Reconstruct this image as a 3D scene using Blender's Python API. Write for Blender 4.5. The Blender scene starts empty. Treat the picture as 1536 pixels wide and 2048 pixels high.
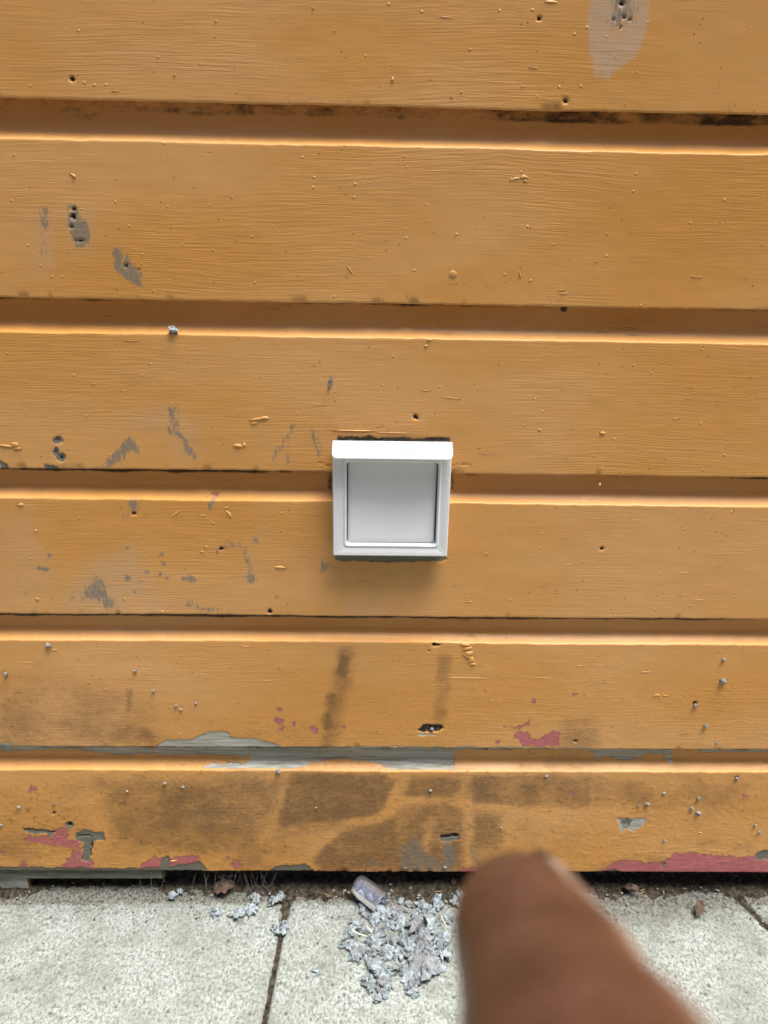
import bpy, bmesh, math, random
import numpy as np
from mathutils import Vector, Matrix, noise as mnoise

random.seed(7); RNG = np.random.default_rng(11)
scene = bpy.context.scene
COL = scene.collection

# ------------------------------------------------------------------ camera
F_PX = 1480.0                                   # focal length in photo pixels (1536 x 2048)
CAM_POS = np.array([-0.0253, -0.8156, 0.8279])
YAW, PITCH, ROLL = 0.0216, 0.3159, 0.0176
def _basis():
    cy, sy, cp, sp = math.cos(YAW), math.sin(YAW), math.cos(PITCH), math.sin(PITCH)
    f = np.array([sy*cp, cy*cp, -sp]); r = np.array([cy, -sy, 0.0]); u = np.cross(r, f)
    c, s = math.cos(ROLL), math.sin(ROLL)
    return c*r + s*u, -s*r + c*u, f
CR, CU, CF = _basis()
cam_data = bpy.data.cameras.new('camera')
cam = bpy.data.objects.new('camera', cam_data); COL.objects.link(cam)
m = Matrix.Identity(4)
for i in range(3):
    m[i][0], m[i][1], m[i][2], m[i][3] = CR[i], CU[i], -CF[i], CAM_POS[i]
cam.matrix_world = m
cam_data.sensor_fit = 'AUTO'; cam_data.sensor_width = 36.0
cam_data.lens = 36.0 * F_PX / 2048.0
cam_data.clip_start = 0.005; cam_data.clip_end = 500.0
cam_data.dof.use_dof = True; cam_data.dof.focus_distance = 0.87; cam_data.dof.aperture_fstop = cam_data.lens / 2.3
scene.camera = cam

# ------------------------------------------------------------------ sky, sun, exposure
SUN_EL, SUN_AZ = math.radians(75), math.radians(58)       # azimuth: to the right of straight behind the camera
sun_dir = Vector((math.cos(SUN_EL)*math.sin(SUN_AZ), -math.cos(SUN_EL)*math.cos(SUN_AZ), math.sin(SUN_EL)))
world = bpy.data.worlds.new('World'); scene.world = world; world.use_nodes = True
wn = world.node_tree.nodes; wn.clear()
sky = wn.new('ShaderNodeTexSky'); sky.sky_type = 'NISHITA'; sky.sun_disc = False
sky.sun_elevation = SUN_EL
sky.sun_rotation = math.atan2(sun_dir.x, sun_dir.y)
sky.dust_density = 3.0; sky.air_density = 1.0; sky.ozone_density = 1.0
bg = wn.new('ShaderNodeBackground'); bg.inputs[1].default_value = 0.05
wo = wn.new('ShaderNodeOutputWorld')
world.node_tree.links.new(sky.outputs[0], bg.inputs[0]); world.node_tree.links.new(bg.outputs[0], wo.inputs[0])
sd = bpy.data.lights.new('sun', 'SUN'); sd.energy = 1.5; sd.angle = math.radians(32); sd.color = (1.0, 0.985, 0.955)
sun = bpy.data.objects.new('sun', sd); COL.objects.link(sun)
sun.rotation_euler = (-sun_dir).to_track_quat('-Z', 'Y').to_euler(); sun.location = (1, -1.5, 4)
scene.view_settings.view_transform = 'Standard'; scene.view_settings.look = 'None'
scene.view_settings.gamma = 1.0; scene.view_settings.use_curve_mapping = False
scene.view_settings.exposure = 2.36

# ------------------------------------------------------------------ measuring helpers
def ray(px, py): return CF + (px-768)/F_PX*CR - (py-1024)/F_PX*CU
def wall(px, py, Y=0.0):
    d = ray(px, py); t = (Y-CAM_POS[1])/d[1]; return CAM_POS + t*d
def ground(px, py, Z=0.0):
    d = ray(px, py); t = (Z-CAM_POS[2])/d[2]; return CAM_POS + t*d
MMPX = 0.00058                                   # metres per photo pixel around the vent

def vnoise(x, y, seed=0):
    xi = np.floor(x).astype(np.int64); yi = np.floor(y).astype(np.int64)
    fx, fy = x-xi, y-yi; fx = fx*fx*(3-2*fx); fy = fy*fy*(3-2*fy)
    def h(i, j):
        v = (i*374761393 + j*668265263 + seed*1442695041) & 0xffffffff
        v = ((v ^ (v >> 13))*1274126177) & 0xffffffff
        return ((v ^ (v >> 16)) & 0xffffff)/float(0xffffff)
    a, b, c, d = h(xi, yi), h(xi+1, yi), h(xi, yi+1), h(xi+1, yi+1)
    return (a*(1-fx)+b*fx)*(1-fy) + (c*(1-fx)+d*fx)*fy
def fbm(x, y, seed=0, o=4):
    s, a, t = 0, 1.0, 0
    for k in range(o):
        s = s + a*vnoise(x*2**k, y*2**k, seed+k*17); t += a; a *= .5
    return s/t

# ------------------------------------------------------------------ material helpers
class NT:
    def __init__(self, name):
        self.m = bpy.data.materials.new(name); self.m.use_nodes = True
        self.t = self.m.node_tree; self.t.nodes.clear()
        self.out = self.n('ShaderNodeOutputMaterial'); self.p = self.n('ShaderNodeBsdfPrincipled')
        self.l(self.p.outputs[0], self.out.inputs[0])
    def n(self, typ, **kw):
        nd = self.t.nodes.new(typ)
        for k, v in kw.items(): setattr(nd, k, v)
        return nd
    def l(self, a, b): self.t.links.new(a, b)
    def set(self, sock, v):
        if hasattr(v, 'is_output'): self.l(v, sock)
        elif isinstance(v, (tuple, list)) and len(v) == 3 and sock.type == 'RGBA': sock.default_value = (*v, 1)
        else: sock.default_value = v
    def obj(self): return self.n('ShaderNodeTexCoord').outputs['Object']
    def mapping(self, vec, scale, loc=(0, 0, 0), rot=(0, 0, 0)):
        q = self.n('ShaderNodeMapping'); self.l(vec, q.inputs[0])
        q.inputs['Scale'].default_value = scale; q.inputs['Location'].default_value = loc; q.inputs['Rotation'].default_value = rot
        return q.outputs[0]
    def noise(self, vec, scale, detail=4, rough=.55, dist=0.0):
        q = self.n('ShaderNodeTexNoise'); self.l(vec, q.inputs['Vector'])
        q.inputs['Scale'].default_value = scale; q.inputs['Detail'].default_value = detail
        q.inputs['Roughness'].default_value = rough; q.inputs['Distortion'].default_value = dist
        return q.outputs['Fac']
    def vor(self, vec, scale, feature='F1', rnd=1.0):
        q = self.n('ShaderNodeTexVoronoi', feature=feature); self.l(vec, q.inputs['Vector'])
        q.inputs['Scale'].default_value = scale; q.inputs['Randomness'].default_value = rnd
        return q
    def math(self, op, a, b=None, c=None, clamp=False):
        q = self.n('ShaderNodeMath', operation=op); q.use_clamp = clamp
        self.set(q.inputs[0], a)
        if b is not None: self.set(q.inputs[1], b)
        if c is not None: self.set(q.inputs[2], c)
        return q.outputs[0]
    def ss(self, v, lo, hi, tlo=0.0, thi=1.0):
        q = self.n('ShaderNodeMapRange', interpolation_type='SMOOTHSTEP'); self.set(q.inputs[0], v)
        for i, x in enumerate((lo, hi, tlo, thi)): q.inputs[1+i].default_value = x
        return q.outputs[0]
    def mix(self, fac, a, b, blend='MIX'):
        q = self.n('ShaderNodeMix', data_type='RGBA', blend_type=blend)
        self.set(q.inputs[0], fac); self.set(q.inputs[6], a); self.set(q.inputs[7], b)
        return q.outputs[2]
    def bump(self, h, dist, strength=1.0, nrm=None):
        q = self.n('ShaderNodeBump'); self.l(h, q.inputs['Height'])
        q.inputs['Distance'].default_value = dist; q.inputs['Strength'].default_value = strength
        if nrm is not None: self.l(nrm, q.inputs['Normal'])
        return q.outputs[0]
    def fin(self, color=None, rough=None, nrm=None, spec=None):
        if color is not None: self.set(self.p.inputs['Base Color'], color)
        if rough is not None: self.set(self.p.inputs['Roughness'], rough)
        if nrm is not None: self.l(nrm, self.p.inputs['Normal'])
        if spec is not None: self.p.inputs['Specular IOR Level'].default_value = spec
        return self.m

PAINT = (0.60, 0.285, 0.072)
def brush_bump(q, o):
    warp = q.noise(q.mapping(o, (3.0, 3.0, 7.0)), 1.0, 2)
    wz = q.n('ShaderNodeCombineXYZ'); q.l(q.math('MULTIPLY', warp, .026), wz.inputs[2])
    va = q.n('ShaderNodeVectorMath', operation='ADD'); q.l(o, va.inputs[0]); q.l(wz.outputs[0], va.inputs[1])
    s1 = q.noise(q.mapping(va.outputs[0], (16, 16, 420)), 1.0, 3, .6)
    s2 = q.noise(q.mapping(va.outputs[0], (45, 45, 1100)), 1.0, 2, .6)
    where = q.ss(q.noise(q.mapping(o, (5, 5, 9)), 1.0, 3), .36, .64, .15, 1.15)
    st = q.math('MULTIPLY', q.math('ADD', q.math('MULTIPLY', s1, .75), q.math('MULTIPLY', s2, .35)), where)
    grain = q.noise(o, 900, 2)
    nub = q.vor(o, 95.0); 
    nb = q.ss(nub.outputs['Distance'], .05, .17, 1.0, 0.0)
    sel = q.n('ShaderNodeSeparateColor'); q.l(nub.outputs['Color'], sel.inputs[0])
    nb = q.math('MULTIPLY', nb, q.ss(sel.outputs[0], .80, .86))
    return st, grain, nb

def make_paint():
    q = NT('weathered_orange_paint'); o = q.obj()
    A = q.n('ShaderNodeAttribute', attribute_name='wear_shade_a'); B = q.n('ShaderNodeAttribute', attribute_name='wear_shade_b')
    sa = q.n('ShaderNodeSeparateColor'); q.l(A.outputs['Color'], sa.inputs[0])
    sb = q.n('ShaderNodeSeparateColor'); q.l(B.outputs['Color'], sb.inputs[0])
    grey, pale, pink, dirt_shade = sa.outputs[0], sa.outputs[1], sa.outputs[2], A.outputs['Alpha']
    white, mold_shade, hole, greyf = sb.outputs[0], sb.outputs[1], sb.outputs[2], B.outputs['Alpha']
    st, grain, nb = brush_bump(q, o)
    # paint colour: slow drift, its pale end painting in sheen, plus faint brush streaks
    big = q.noise(q.mapping(o, (2.2, 2.2, 5.0)), 1.0, 4)
    streak = q.noise(q.mapping(o, (5, 5, 120)), 1.0, 3)
    c = q.mix(q.ss(big, .35, .68), (0.565, 0.264, 0.064), (0.618, 0.328, 0.124))
    c = q.mix(q.math('MULTIPLY', q.ss(streak, .5, .75), .18), c, (0.49, 0.215, 0.040))
    specks = q.vor(o, 130.0); sc = q.n('ShaderNodeSeparateColor'); q.l(specks.outputs['Color'], sc.inputs[0])
    sp = q.math('MULTIPLY', q.ss(specks.outputs['Distance'], .06, .16, 1.0, 0.0), q.ss(sc.outputs[1], .978, .985))
    c = q.mix(q.math('MULTIPLY', sp, .75), c, (0.10, 0.05, 0.02))
    # pale scuffed haze
    nz1 = q.ss(q.noise(o, 150, 6, .75), .28, .72); nv = q.ss(q.noise(q.mapping(o, (330, 330, 85), rot=(0, .3, 0)), 1.0, 6, .8), .25, .75)
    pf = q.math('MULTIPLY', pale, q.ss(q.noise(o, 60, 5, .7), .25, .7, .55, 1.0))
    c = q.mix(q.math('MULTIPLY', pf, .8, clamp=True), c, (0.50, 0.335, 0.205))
    # grime grains caught in the paint texture; also carries the vent's painted shadow
    g1 = q.math('ADD', q.math('MULTIPLY', q.noise(o, 75, 6, .8), .65), q.math('MULTIPLY', q.noise(o, 520, 3, .7), .35)); g2 = q.noise(q.mapping(o, (160, 160, 800)), 1.0, 3, .7)
    dirt_shade = q.math('MULTIPLY', dirt_shade, q.ss(q.noise(q.mapping(o, (22, 22, 34)), 1.0, 5, .7), .28, .62, .72, 1.12))
    df = q.math('ADD', dirt_shade, q.math('MULTIPLY', q.math('SUBTRACT', g1, .5), 1.0))
    df = q.math('MULTIPLY', q.ss(df, .10, 1.0), q.ss(dirt_shade, .02, .25))
    df = q.math('MULTIPLY', df, q.ss(g2, .22, .55, .62, 1.0), clamp=True)
    c = q.mix(q.math('MULTIPLY', df, .78), c, (0.092, 0.058, 0.030))
    # sharp edged chips: distance fields broken up by noise
    def sharp(ch, amp=.5, n=nz1, w=.05):
        v = q.math('ADD', ch, q.math('MULTIPLY', q.math('SUBTRACT', n, .5), amp))
        return q.math('MULTIPLY', q.ss(v, .5-w, .5+w), q.ss(ch, .03, .12))
    pk = sharp(pink, 1.0, nz1, .12)
    c = q.mix(q.math('MULTIPLY', pk, .86), c, q.mix(q.noise(o, 90, 4), (0.34, 0.075, 0.105), (0.48, 0.145, 0.175)))
    gf = sharp(greyf, 1.15, nv, .24)
    gcol = q.mix(q.noise(o, 300, 4, .7), (0.10, 0.095, 0.075), (0.26, 0.24, 0.20))
    c = q.mix(q.math('MULTIPLY', gf, .8), c, gcol)
    wh = sharp(white, .9, q.noise(q.mapping(o, (60, 60, 160)), 1.0, 5, .65), .07)
    grainw = q.noise(q.mapping(o, (18, 18, 420)), 1.0, 4, .7)
    c = q.mix(wh, c, q.mix(q.ss(grainw, .32, .66), (0.24, 0.225, 0.18), (0.47, 0.455, 0.40)))
    gr = sharp(grey, .55)
    wood = q.mix(q.noise(q.mapping(o, (25, 25, 500)), 1.0, 4, .7), (0.085, 0.078, 0.055), (0.235, 0.22, 0.175))
    c = q.mix(gr, c, wood)
    mo = q.math('ADD', mold_shade, q.math('MULTIPLY', q.math('SUBTRACT', q.noise(q.mapping(o, (40, 90, 90)), 1.0, 6, .75), .5), 1.3))
    mo = q.math('MULTIPLY', q.ss(mo, .38, .85), q.ss(mold_shade, .02, .15))
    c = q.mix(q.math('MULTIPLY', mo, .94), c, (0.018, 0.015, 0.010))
    cn = q.noise(q.mapping(o, (9, 9, 62)), 1.0, 5, .6, .6)
    ck = q.math('MULTIPLY', q.ss(q.math('ABSOLUTE', q.math('SUBTRACT', cn, .5)), .0012, .0045, 1.0, 0.0), q.ss(q.noise(q.mapping(o, (14, 14, 40), (3, 1, 7)), 1.0, 3), .60, .68))
    c = q.mix(q.math('MULTIPLY', ck, .65), c, (0.12, 0.06, 0.02))
    ho = q.ss(hole, .35, .6)
    c = q.mix(ho, c, q.mix(q.ss(q.noise(o, 260, 5, .75), .45, .7), (0.040, 0.032, 0.022), (0.20, 0.185, 0.155)))
    bare = q.math('MAXIMUM', q.math('MAXIMUM', gr, wh), q.math('MAXIMUM', ho, pk))
    h = q.math('ADD', q.math('MULTIPLY', st, 1.7), q.math('MULTIPLY', grain, .10))
    h = q.math('ADD', h, q.math('MULTIPLY', nb, 1.6))
    h = q.math('ADD', h, q.math('MULTIPLY', g1, q.math('MULTIPLY', df, .7)))
    h = q.math('SUBTRACT', h, q.math('MULTIPLY', bare, 1.6))
    h = q.math('SUBTRACT', h, q.math('MULTIPLY', ck, .8))
    n1 = q.bump(h, .00036)
    rough = q.math('ADD', .40, q.math('MULTIPLY', q.math('MAXIMUM', bare, df), .45), clamp=True)
    return q.fin(c, rough, n1, .30)
M_PAINT = make_paint()

def simple(name, c0, c1, scale, rough=.6, bump=0.0, bscale=None, spec=.5, detail=4, stretch=(1, 1, 1)):
    q = NT(name); o = q.mapping(q.obj(), stretch)
    n = q.noise(o, scale, detail, .6)
    nr = q.bump(q.noise(o, bscale or scale, detail, .6), bump) if bump else None
    return q.fin(q.mix(q.ss(n, .3, .7), c0, c1), rough, nr, spec)
M_NUB = simple('orange_paint_lump', (0.55, 0.262, 0.06), (0.60, 0.31, 0.095), 120, .38, .0001, 500)
M_VENT = simple('white_powder_coat', (0.73, 0.74, 0.735), (0.77, 0.78, 0.775), 30, .38, .00004, 900)
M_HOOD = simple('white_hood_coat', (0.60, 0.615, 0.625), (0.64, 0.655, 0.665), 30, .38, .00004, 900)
M_FLAP = simple('white_flap_coat', (0.78, 0.785, 0.78), (0.82, 0.82, 0.815), 14, .42, .00004, 700)
M_DUST = simple('dark_dusty_grime', (0.012, 0.010, 0.008), (0.22, 0.20, 0.17), 170, .95, .0012, 260, .1)
M_DARK = simple('dark_recess', (0.012, 0.010, 0.008), (0.045, 0.036, 0.026), 60, .95, .001, 150, .1)
M_WOODG = simple('weathered_grey_wood', (0.085, 0.085, 0.066), (0.185, 0.185, 0.15), 1.0, .9, .0006, 1.0, .2, 5, (30, 250, 420))
M_WOODP = simple('pale_painted_block', (0.24, 0.255, 0.22), (0.36, 0.375, 0.33), 45, .8, .0004, 200, .3)
M_WOODB = simple('brown_raw_wood', (0.10, 0.055, 0.022), (0.20, 0.11, 0.045), 1.0, .85, .0004, 1.0, .2, 4, (200, 30, 500))
M_SOIL = simple('dark_soil', (0.012, 0.009, 0.006), (0.080, 0.066, 0.047), 160, .95, .003, 240, .15, 6)
M_LINT = simple('blue_grey_lint', (0.20, 0.232, 0.244), (0.42, 0.475, 0.495), 140, .98, .0025, 420, .05, 6)
M_LINTD = simple('brown_grey_lint', (0.165, 0.173, 0.180), (0.32, 0.336, 0.348), 140, .98, .0025, 420, .05, 6)
M_STRAW = simple('pale_straw', (0.52, 0.47, 0.36), (0.72, 0.68, 0.56), 200, .6)
M_LEAF = simple('dry_brown_leaf', (0.040, 0.024, 0.014), (0.105, 0.062, 0.038), 120, .8, .0005, 300)
M_GRIT = simple('pale_grit', (0.10, 0.09, 0.072), (0.33, 0.31, 0.265), 300, .9, .0006, 600)
M_WALL2 = simple('grey_siding', (0.24, 0.24, 0.235), (0.30, 0.30, 0.29), 6, .7)
M_WEB = simple('dusty_cobweb', (0.20, 0.18, 0.15), (0.34, 0.31, 0.27), 60, .9)

def make_concrete():
    q = NT('exposed_concrete'); o = q.obj()
    f1 = q.noise(q.mapping(o, (1, .7, 1)), 300, 4, .75); f2 = q.noise(o, 720, 2, .6); pat = q.noise(o, 9, 5, .65); mid = q.noise(o, 60, 4, .6)
    c = q.mix(q.ss(q.math('ADD', q.math('MULTIPLY', f1, .7), q.math('MULTIPLY', f2, .3)), .34, .60), (0.086, 0.095, 0.081), (0.385, 0.418, 0.380))
    c = q.mix(q.math('MULTIPLY', q.ss(pat, .40, .66), .62), c, (0.165, 0.175, 0.145))
    c = q.mix(q.math('MULTIPLY', q.ss(mid, .5, .72), .55), c, (0.13, 0.125, 0.10))
    v = q.vor(o, 95); sc = q.n('ShaderNodeSeparateColor'); q.l(v.outputs['Color'], sc.inputs[0])
    pit = q.math('MULTIPLY', q.ss(v.outputs['Distance'], .10, .30, 1, 0), q.ss(sc.outputs[0], .80, .84))
    c = q.mix(q.math('MULTIPLY', pit, .6), c, (0.07, 0.068, 0.056))
    g = q.n('ShaderNodeAttribute', attribute_name='grime')
    gm = q.math('ADD', g.outputs['Fac'], q.math('MULTIPLY', q.math('SUBTRACT', q.noise(o, 110, 6, .75), .5), 1.2))
    gm = q.math('MULTIPLY', q.ss(gm, .25, .95), q.ss(g.outputs['Fac'], .02, .2))
    c = q.mix(q.math('MULTIPLY', gm, .85), c, q.mix(q.ss(f1, .35, .62), (0.022, 0.019, 0.014), (0.16, 0.15, 0.12)))
    h = q.math('ADD', q.math('MULTIPLY', f1, 1.0), q.math('MULTIPLY', f2, .4)); h = q.math('SUBTRACT', h, q.math('MULTIPLY', pit, .8))
    return q.fin(c, .92, q.bump(h, .0016), .25)
M_CONC = make_concrete()

def make_plastic():
    q = NT('clear_lilac_plastic'); p = q.p
    n = q.noise(q.obj(), 80, 3)
    p.inputs['Base Color'].default_value = (0.84, 0.87, 0.97, 1)
    p.inputs['Transmission Weight'].default_value = .94; p.inputs['Roughness'].default_value = .10; p.inputs['IOR'].default_value = 1.42
    q.l(q.bump(n, .00015), p.inputs['Normal'])
    return q.m
M_PLASTIC = make_plastic()

LIT_SIDE = []
def make_skin():
    q = NT('brown_skin'); o = q.obj()
    n = q.noise(o, 150, 5, .7); fine = q.vor(o, 900).outputs['Distance']
    c = q.mix(q.ss(n, .3, .7), (0.044, 0.016, 0.009), (0.088, 0.036, 0.024))
    # lit right side of the finger, its light painted into the skin colour
    dt = q.n('ShaderNodeVectorMath', operation='DOT_PRODUCT'); q.l(o, dt.inputs[0]); LIT_SIDE.append((q, dt))
    pale = q.math('ADD', dt.outputs['Value'], q.math('MULTIPLY', n, .003)); LIT_SIDE.append(pale)
    ofs = q.n('ShaderNodeValue'); LIT_SIDE.append(ofs)
    c = q.mix(q.ss(q.math('SUBTRACT', pale, ofs.outputs[0]), .0050, .0095), c, (0.30, 0.185, 0.130))
    b = q.bump(q.math('ADD', q.math('MULTIPLY', n, .8), q.math('MULTIPLY', fine, .5)), .0008)
    q.p.inputs['Subsurface Weight'].default_value = .06; q.p.inputs['Subsurface Radius'].default_value = (.004, .0015, .0008)
    q.p.inputs['Subsurface Scale'].default_value = .6
    return q.fin(c, .34, b, .55)
M_SKIN = make_skin()
M_NAIL = simple('pale_fingernail', (0.24, 0.18, 0.14), (0.31, 0.24, 0.19), 60, .3)
M_NAIL_SHADE = simple('nail_shadow_brown', (0.022, 0.011, 0.008), (0.04, 0.02, 0.014), 150, .6)

# ------------------------------------------------------------------ object helpers
def link(name, me, mat=None, parent=None, smooth=True):
    o = bpy.data.objects.new(name, me); COL.objects.link(o)
    if mat and not me.materials: me.materials.append(mat)
    if parent: o.parent = parent
    if smooth: me.polygons.foreach_set('use_smooth', np.ones(len(me.polygons), dtype=bool))
    return o
def empty(name, loc=(0, 0, 0)):
    o = bpy.data.objects.new(name, None); COL.objects.link(o); o.location = loc; o.empty_display_size = .05
    return o
def tag(o, label=None, cat=None, group=None, kind=None):
    for k, v in (('label', label), ('category', cat), ('group', group), ('kind', kind)):
        if v: o[k] = v
    return o
def pydata(name, v, f):
    me = bpy.data.meshes.new(name); me.from_pydata([tuple(map(float, p)) for p in v], [], f); me.update(); return me
def grid_mesh(name, V, ni, nj, closed_i=False):
    """V: (ni*nj,3) rows i, columns j"""
    ri = ni if closed_i else ni-1
    i = np.arange(ri)[:, None]; j = np.arange(nj-1)[None, :]
    a = i*nj+j; b = a+1; i2 = (i+1) % ni; d = i2*nj+j; c = d+1
    Q = np.stack([a+0*j, b+0*j, c, d], -1).reshape(-1, 4)
    me = bpy.data.meshes.new(name); n = len(Q)
    me.vertices.add(len(V)); me.vertices.foreach_set('co', V.astype(np.float32).ravel())
    me.loops.add(n*4); me.loops.foreach_set('vertex_index', Q.astype(np.int32).ravel())
    me.polygons.add(n); me.polygons.foreach_set('loop_start', np.arange(0, n*4, 4, dtype=np.int32))
    me.update(calc_edges=True); me.validate()
    return me
def bm_obj(name, bm, mat, parent=None, smooth=False):
    me = bpy.data.meshes.new(name); bmesh.ops.recalc_face_normals(bm, faces=bm.faces[:]); bm.to_mesh(me); bm.free()
    return link(name, me, mat, parent, smooth)
def box(bm, x0, x1, y0, y1, z0, z1, bev=0.0):
    r = bmesh.ops.create_cube(bm, size=1.0)
    vs = r['verts']
    for v in vs:
        v.co = Vector((x0 if v.co.x < 0 else x1, y0 if v.co.y < 0 else y1, z0 if v.co.z < 0 else z1))
    if bev:
        es = list({e for v in vs for e in v.link_edges})
        bmesh.ops.bevel(bm, geom=es, offset=bev, segments=2, affect='EDGES')

# ------------------------------------------------------------------ wear marks and painted vent shadow (measured on the photo, laid out on the wall in metres)
MARKS = []      # (channel, kind, wall points, radius, softness, strength)
def PT(pts, Y=0.0): return np.array([[*wall(x, y, Y)[[0, 2]]] for x, y in pts])
def poly(ch, pts, soft=3.5, s=1.0, Y=0.0): MARKS.append((ch, 'p' if Y == 0 else 'pd', PT(pts, Y), 0, soft*MMPX, s))
def stroke(ch, pts, w, soft=3.5, s=1.0, Y=0.0): MARKS.append((ch, 's', PT(pts, Y), w*.5*MMPX, soft*MMPX, s))
def dot(ch, x, y, r, soft=2.5, s=1.0, Y=0.0): MARKS.append((ch, 's', PT([(x, y), (x+.5, y)], Y), r*MMPX, soft*MMPX, s))
# top board
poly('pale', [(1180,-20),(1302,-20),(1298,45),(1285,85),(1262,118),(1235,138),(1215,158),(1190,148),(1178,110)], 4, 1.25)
poly('greyf', [(1225,-10),(1268,-10),(1274,20),(1270,48),(1250,42),(1232,56),(1220,45),(1224,15)], 7, .62)
for x, y, r in ((1245,9,3),(1228,40,1.6),(1262,38,1.4),(1250,34,1.6),(1240,52,1.2),(364*.391,160,3),(1132,203,2.5),(1078,36,2)): dot('hole', x, y, r)
# second board
stroke('greyf', [(90,424),(92,450)], 14, 6, .72); stroke('greyf', [(88,455),(84,510)], 5, 6, .62)
poly('pale', [(62,440),(110,415),(105,520),(90,560),(65,555)], 22, .45)
poly('pale', [(130,400),(185,420),(190,500),(140,505)], 20, .45)
poly('greyf', [(138,412),(154,412),(158,438),(174,438),(180,470),(172,490),(148,492),(141,460)], 5, .92)
for x, y, r in ((146,420,3),(148,433,3.2),(150,479,1.8),(158,478,2),(165,478,1.6),(146,452,2)): dot('hole', x, y, r)
poly('greyf', [(224,494),(238,496),(242,532),(250,508),(262,528),(280,545),(290,575),(272,572),(245,554),(226,535)], 5, .9)
dot('hole', 250, 532, 2.4); dot('hole', 276, 540, 1.6)
dot('mold_shade', 1135, 620, 8, 5, .8)
# third board
poly('pale', [(250,840),(330,808),(390,840),(398,915),(350,925),(330,870)], 26, .4)
stroke('greyf', [(346,820),(346,848)], 15, 7, .72); stroke('greyf', [(338,858),(362,872),(374,895),(388,914)], 11, 6, .82)
poly('greyf', [(262,874),(274,892),(282,917),(262,906),(238,925),(212,938),(204,932),(222,908),(242,895),(252,878)], 6, .86)
for x, y, r in ((115,882,8),(111,904,6),(122,916,8)): dot('grey', x, y, r+1, 3, 1.0); dot('hole', x, y, r*.35, 2.5, .8)
dot('greyf', 584, 855, 6, 4, .9); stroke('greyf', [(580,864),(560,895),(548,920)], 8, 5, .66); stroke('greyf', [(570,888),(577,922)], 6, 5, .6)
stroke('greyf', [(624,862),(632,885),(636,905)], 11, 6, .7)
dot('hole', 832, 832, 4); dot('hole', 837, 836, 2)
stroke('grey', [(92,935),(116,938)], 8, 3); stroke('grey', [(-5,926),(10,936)], 8, 3)
stroke('hole', [(635,925),(662,932)], 2, 2, .8); stroke('hole', [(905,932),(935,928)], 2, 2, .7)
# fourth board
dot('greyf', 268, 1010, 11, 6, .85); dot('hole', 270, 1027, 3.5); stroke('greyf', [(250,1036),(272,1024)], 8, 5, .6)
stroke('greyf', [(424,992),(420,1020)], 8, 5, .8); stroke('pink', [(418,990),(428,990)], 4, 3, .6)
stroke('greyf', [(434,1106),(442,1097)], 8, 4, .85); dot('hole', 441, 1097, 3)
stroke('greyf', [(442,1096),(460,1089),(478,1090),(492,1098),(498,1125),(502,1148)], 9, 6, .62)
dot('greyf', 502, 1156, 11, 6, .8); dot('greyf', 512, 1082, 8, 5, .66); dot('greyf', 493, 1122, 5, 3, .85)
for x, y, r in ((100,1112,5),(326,1110,6),(327,1128,5),(323,1148,5),(335,1157,5),(255,1095,5),(293,1143,4.5),(255,1157,7),(385,1158,9),(370,1157,6),(271,1183,3),(145,1195,4),(554,1194,3)): dot('greyf', x, y, r, 4, .9)
stroke('greyf', [(80,1138),(96,1138)], 8, 3, 1.0)
poly('greyf', [(182,1160),(205,1156),(212,1176),(230,1200),(226,1216),(208,1216),(198,1202),(164,1200),(168,1178)], 8, .72)
poly('pale', [(120,1195),(160,1150),(200,1112),(270,1090),(290,1130),(300,1180),(230,1222),(140,1215)], 26, .6)
poly('pale', [(290,1180),(320,1180),(325,1225),(300,1225)], 16, .5); poly('pale', [(480,1160),(530,1010),(540,1060),(500,1180)], 22, .3)
poly('pale', [(0,1040),(60,1010),(110,1180),(20,1220),(0,1220)], 30, .4)
stroke('greyf', [(378,1208),(405,1220),(438,1220)], 12, 7, .62)
dot('hole', 541, 1224, 4.5); dot('greyf', 648, 1133, 13, 8, .6)
poly('pale', [(690,1200),(760,1190),(780,1232),(700,1232)], 20, .45); dot('hole', 1204, 1096, 3)
# around the vent cut-out
poly('grey', [(674,874),(898,876),(900,892),(672,892)], 3, .9); poly('mold_shade', [(672,872),(900,874),(900,892),(672,892)], 5, .62)
poly('grey', [(672,1108),(893,1108),(893,1121),(780,1125),(672,1121)], 3, 1.0)
stroke('mold_shade', [(655,1000),(658,1110)], 8, 8, .55); stroke('mold_shade', [(660,940),(660,990)], 10, 8, .8); stroke('mold_shade', [(908,940),(908,985)], 8, 8, .8)  # first stroke paints the vent's shadow along its left side
poly('dirt_shade', [(690,1125),(890,1125),(880,1170),(850,1230),(720,1230)], 24, .20)  # the vent's cast shadow below it, painted into the board colour
# fifth board
stroke('dirt_shade', [(694,1308),(682,1370),(668,1430),(660,1495)], 46, 18, .54); stroke('dirt_shade', [(662,1395),(655,1450)], 16, 10, .6)
stroke('dirt_shade', [(690,1320),(686,1345)], 22, 9, .55)
stroke('dirt_shade', [(890,1320),(886,1380),(880,1436)], 34, 10, .44)
poly('dirt_shade', [(-20,1330),(120,1340),(300,1390),(330,1500),(-20,1500)], 45, .36); poly('dirt_shade', [(-20,1400),(70,1400),(110,1500),(-20,1500)], 40, .2)
stroke('dirt_shade', [(262,1380),(258,1420)], 8, 9, .5); dot('dirt_shade', 245, 1468, 26, 20, .32); dot('dirt_shade', 290, 1470, 18, 16, .4)
poly('dirt_shade', [(1130,1440),(1190,1440),(1195,1500),(1110,1500)], 20, .42); poly('dirt_shade', [(420,1455),(650,1430),(650,1500),(420,1500)], 30, .26)
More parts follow.
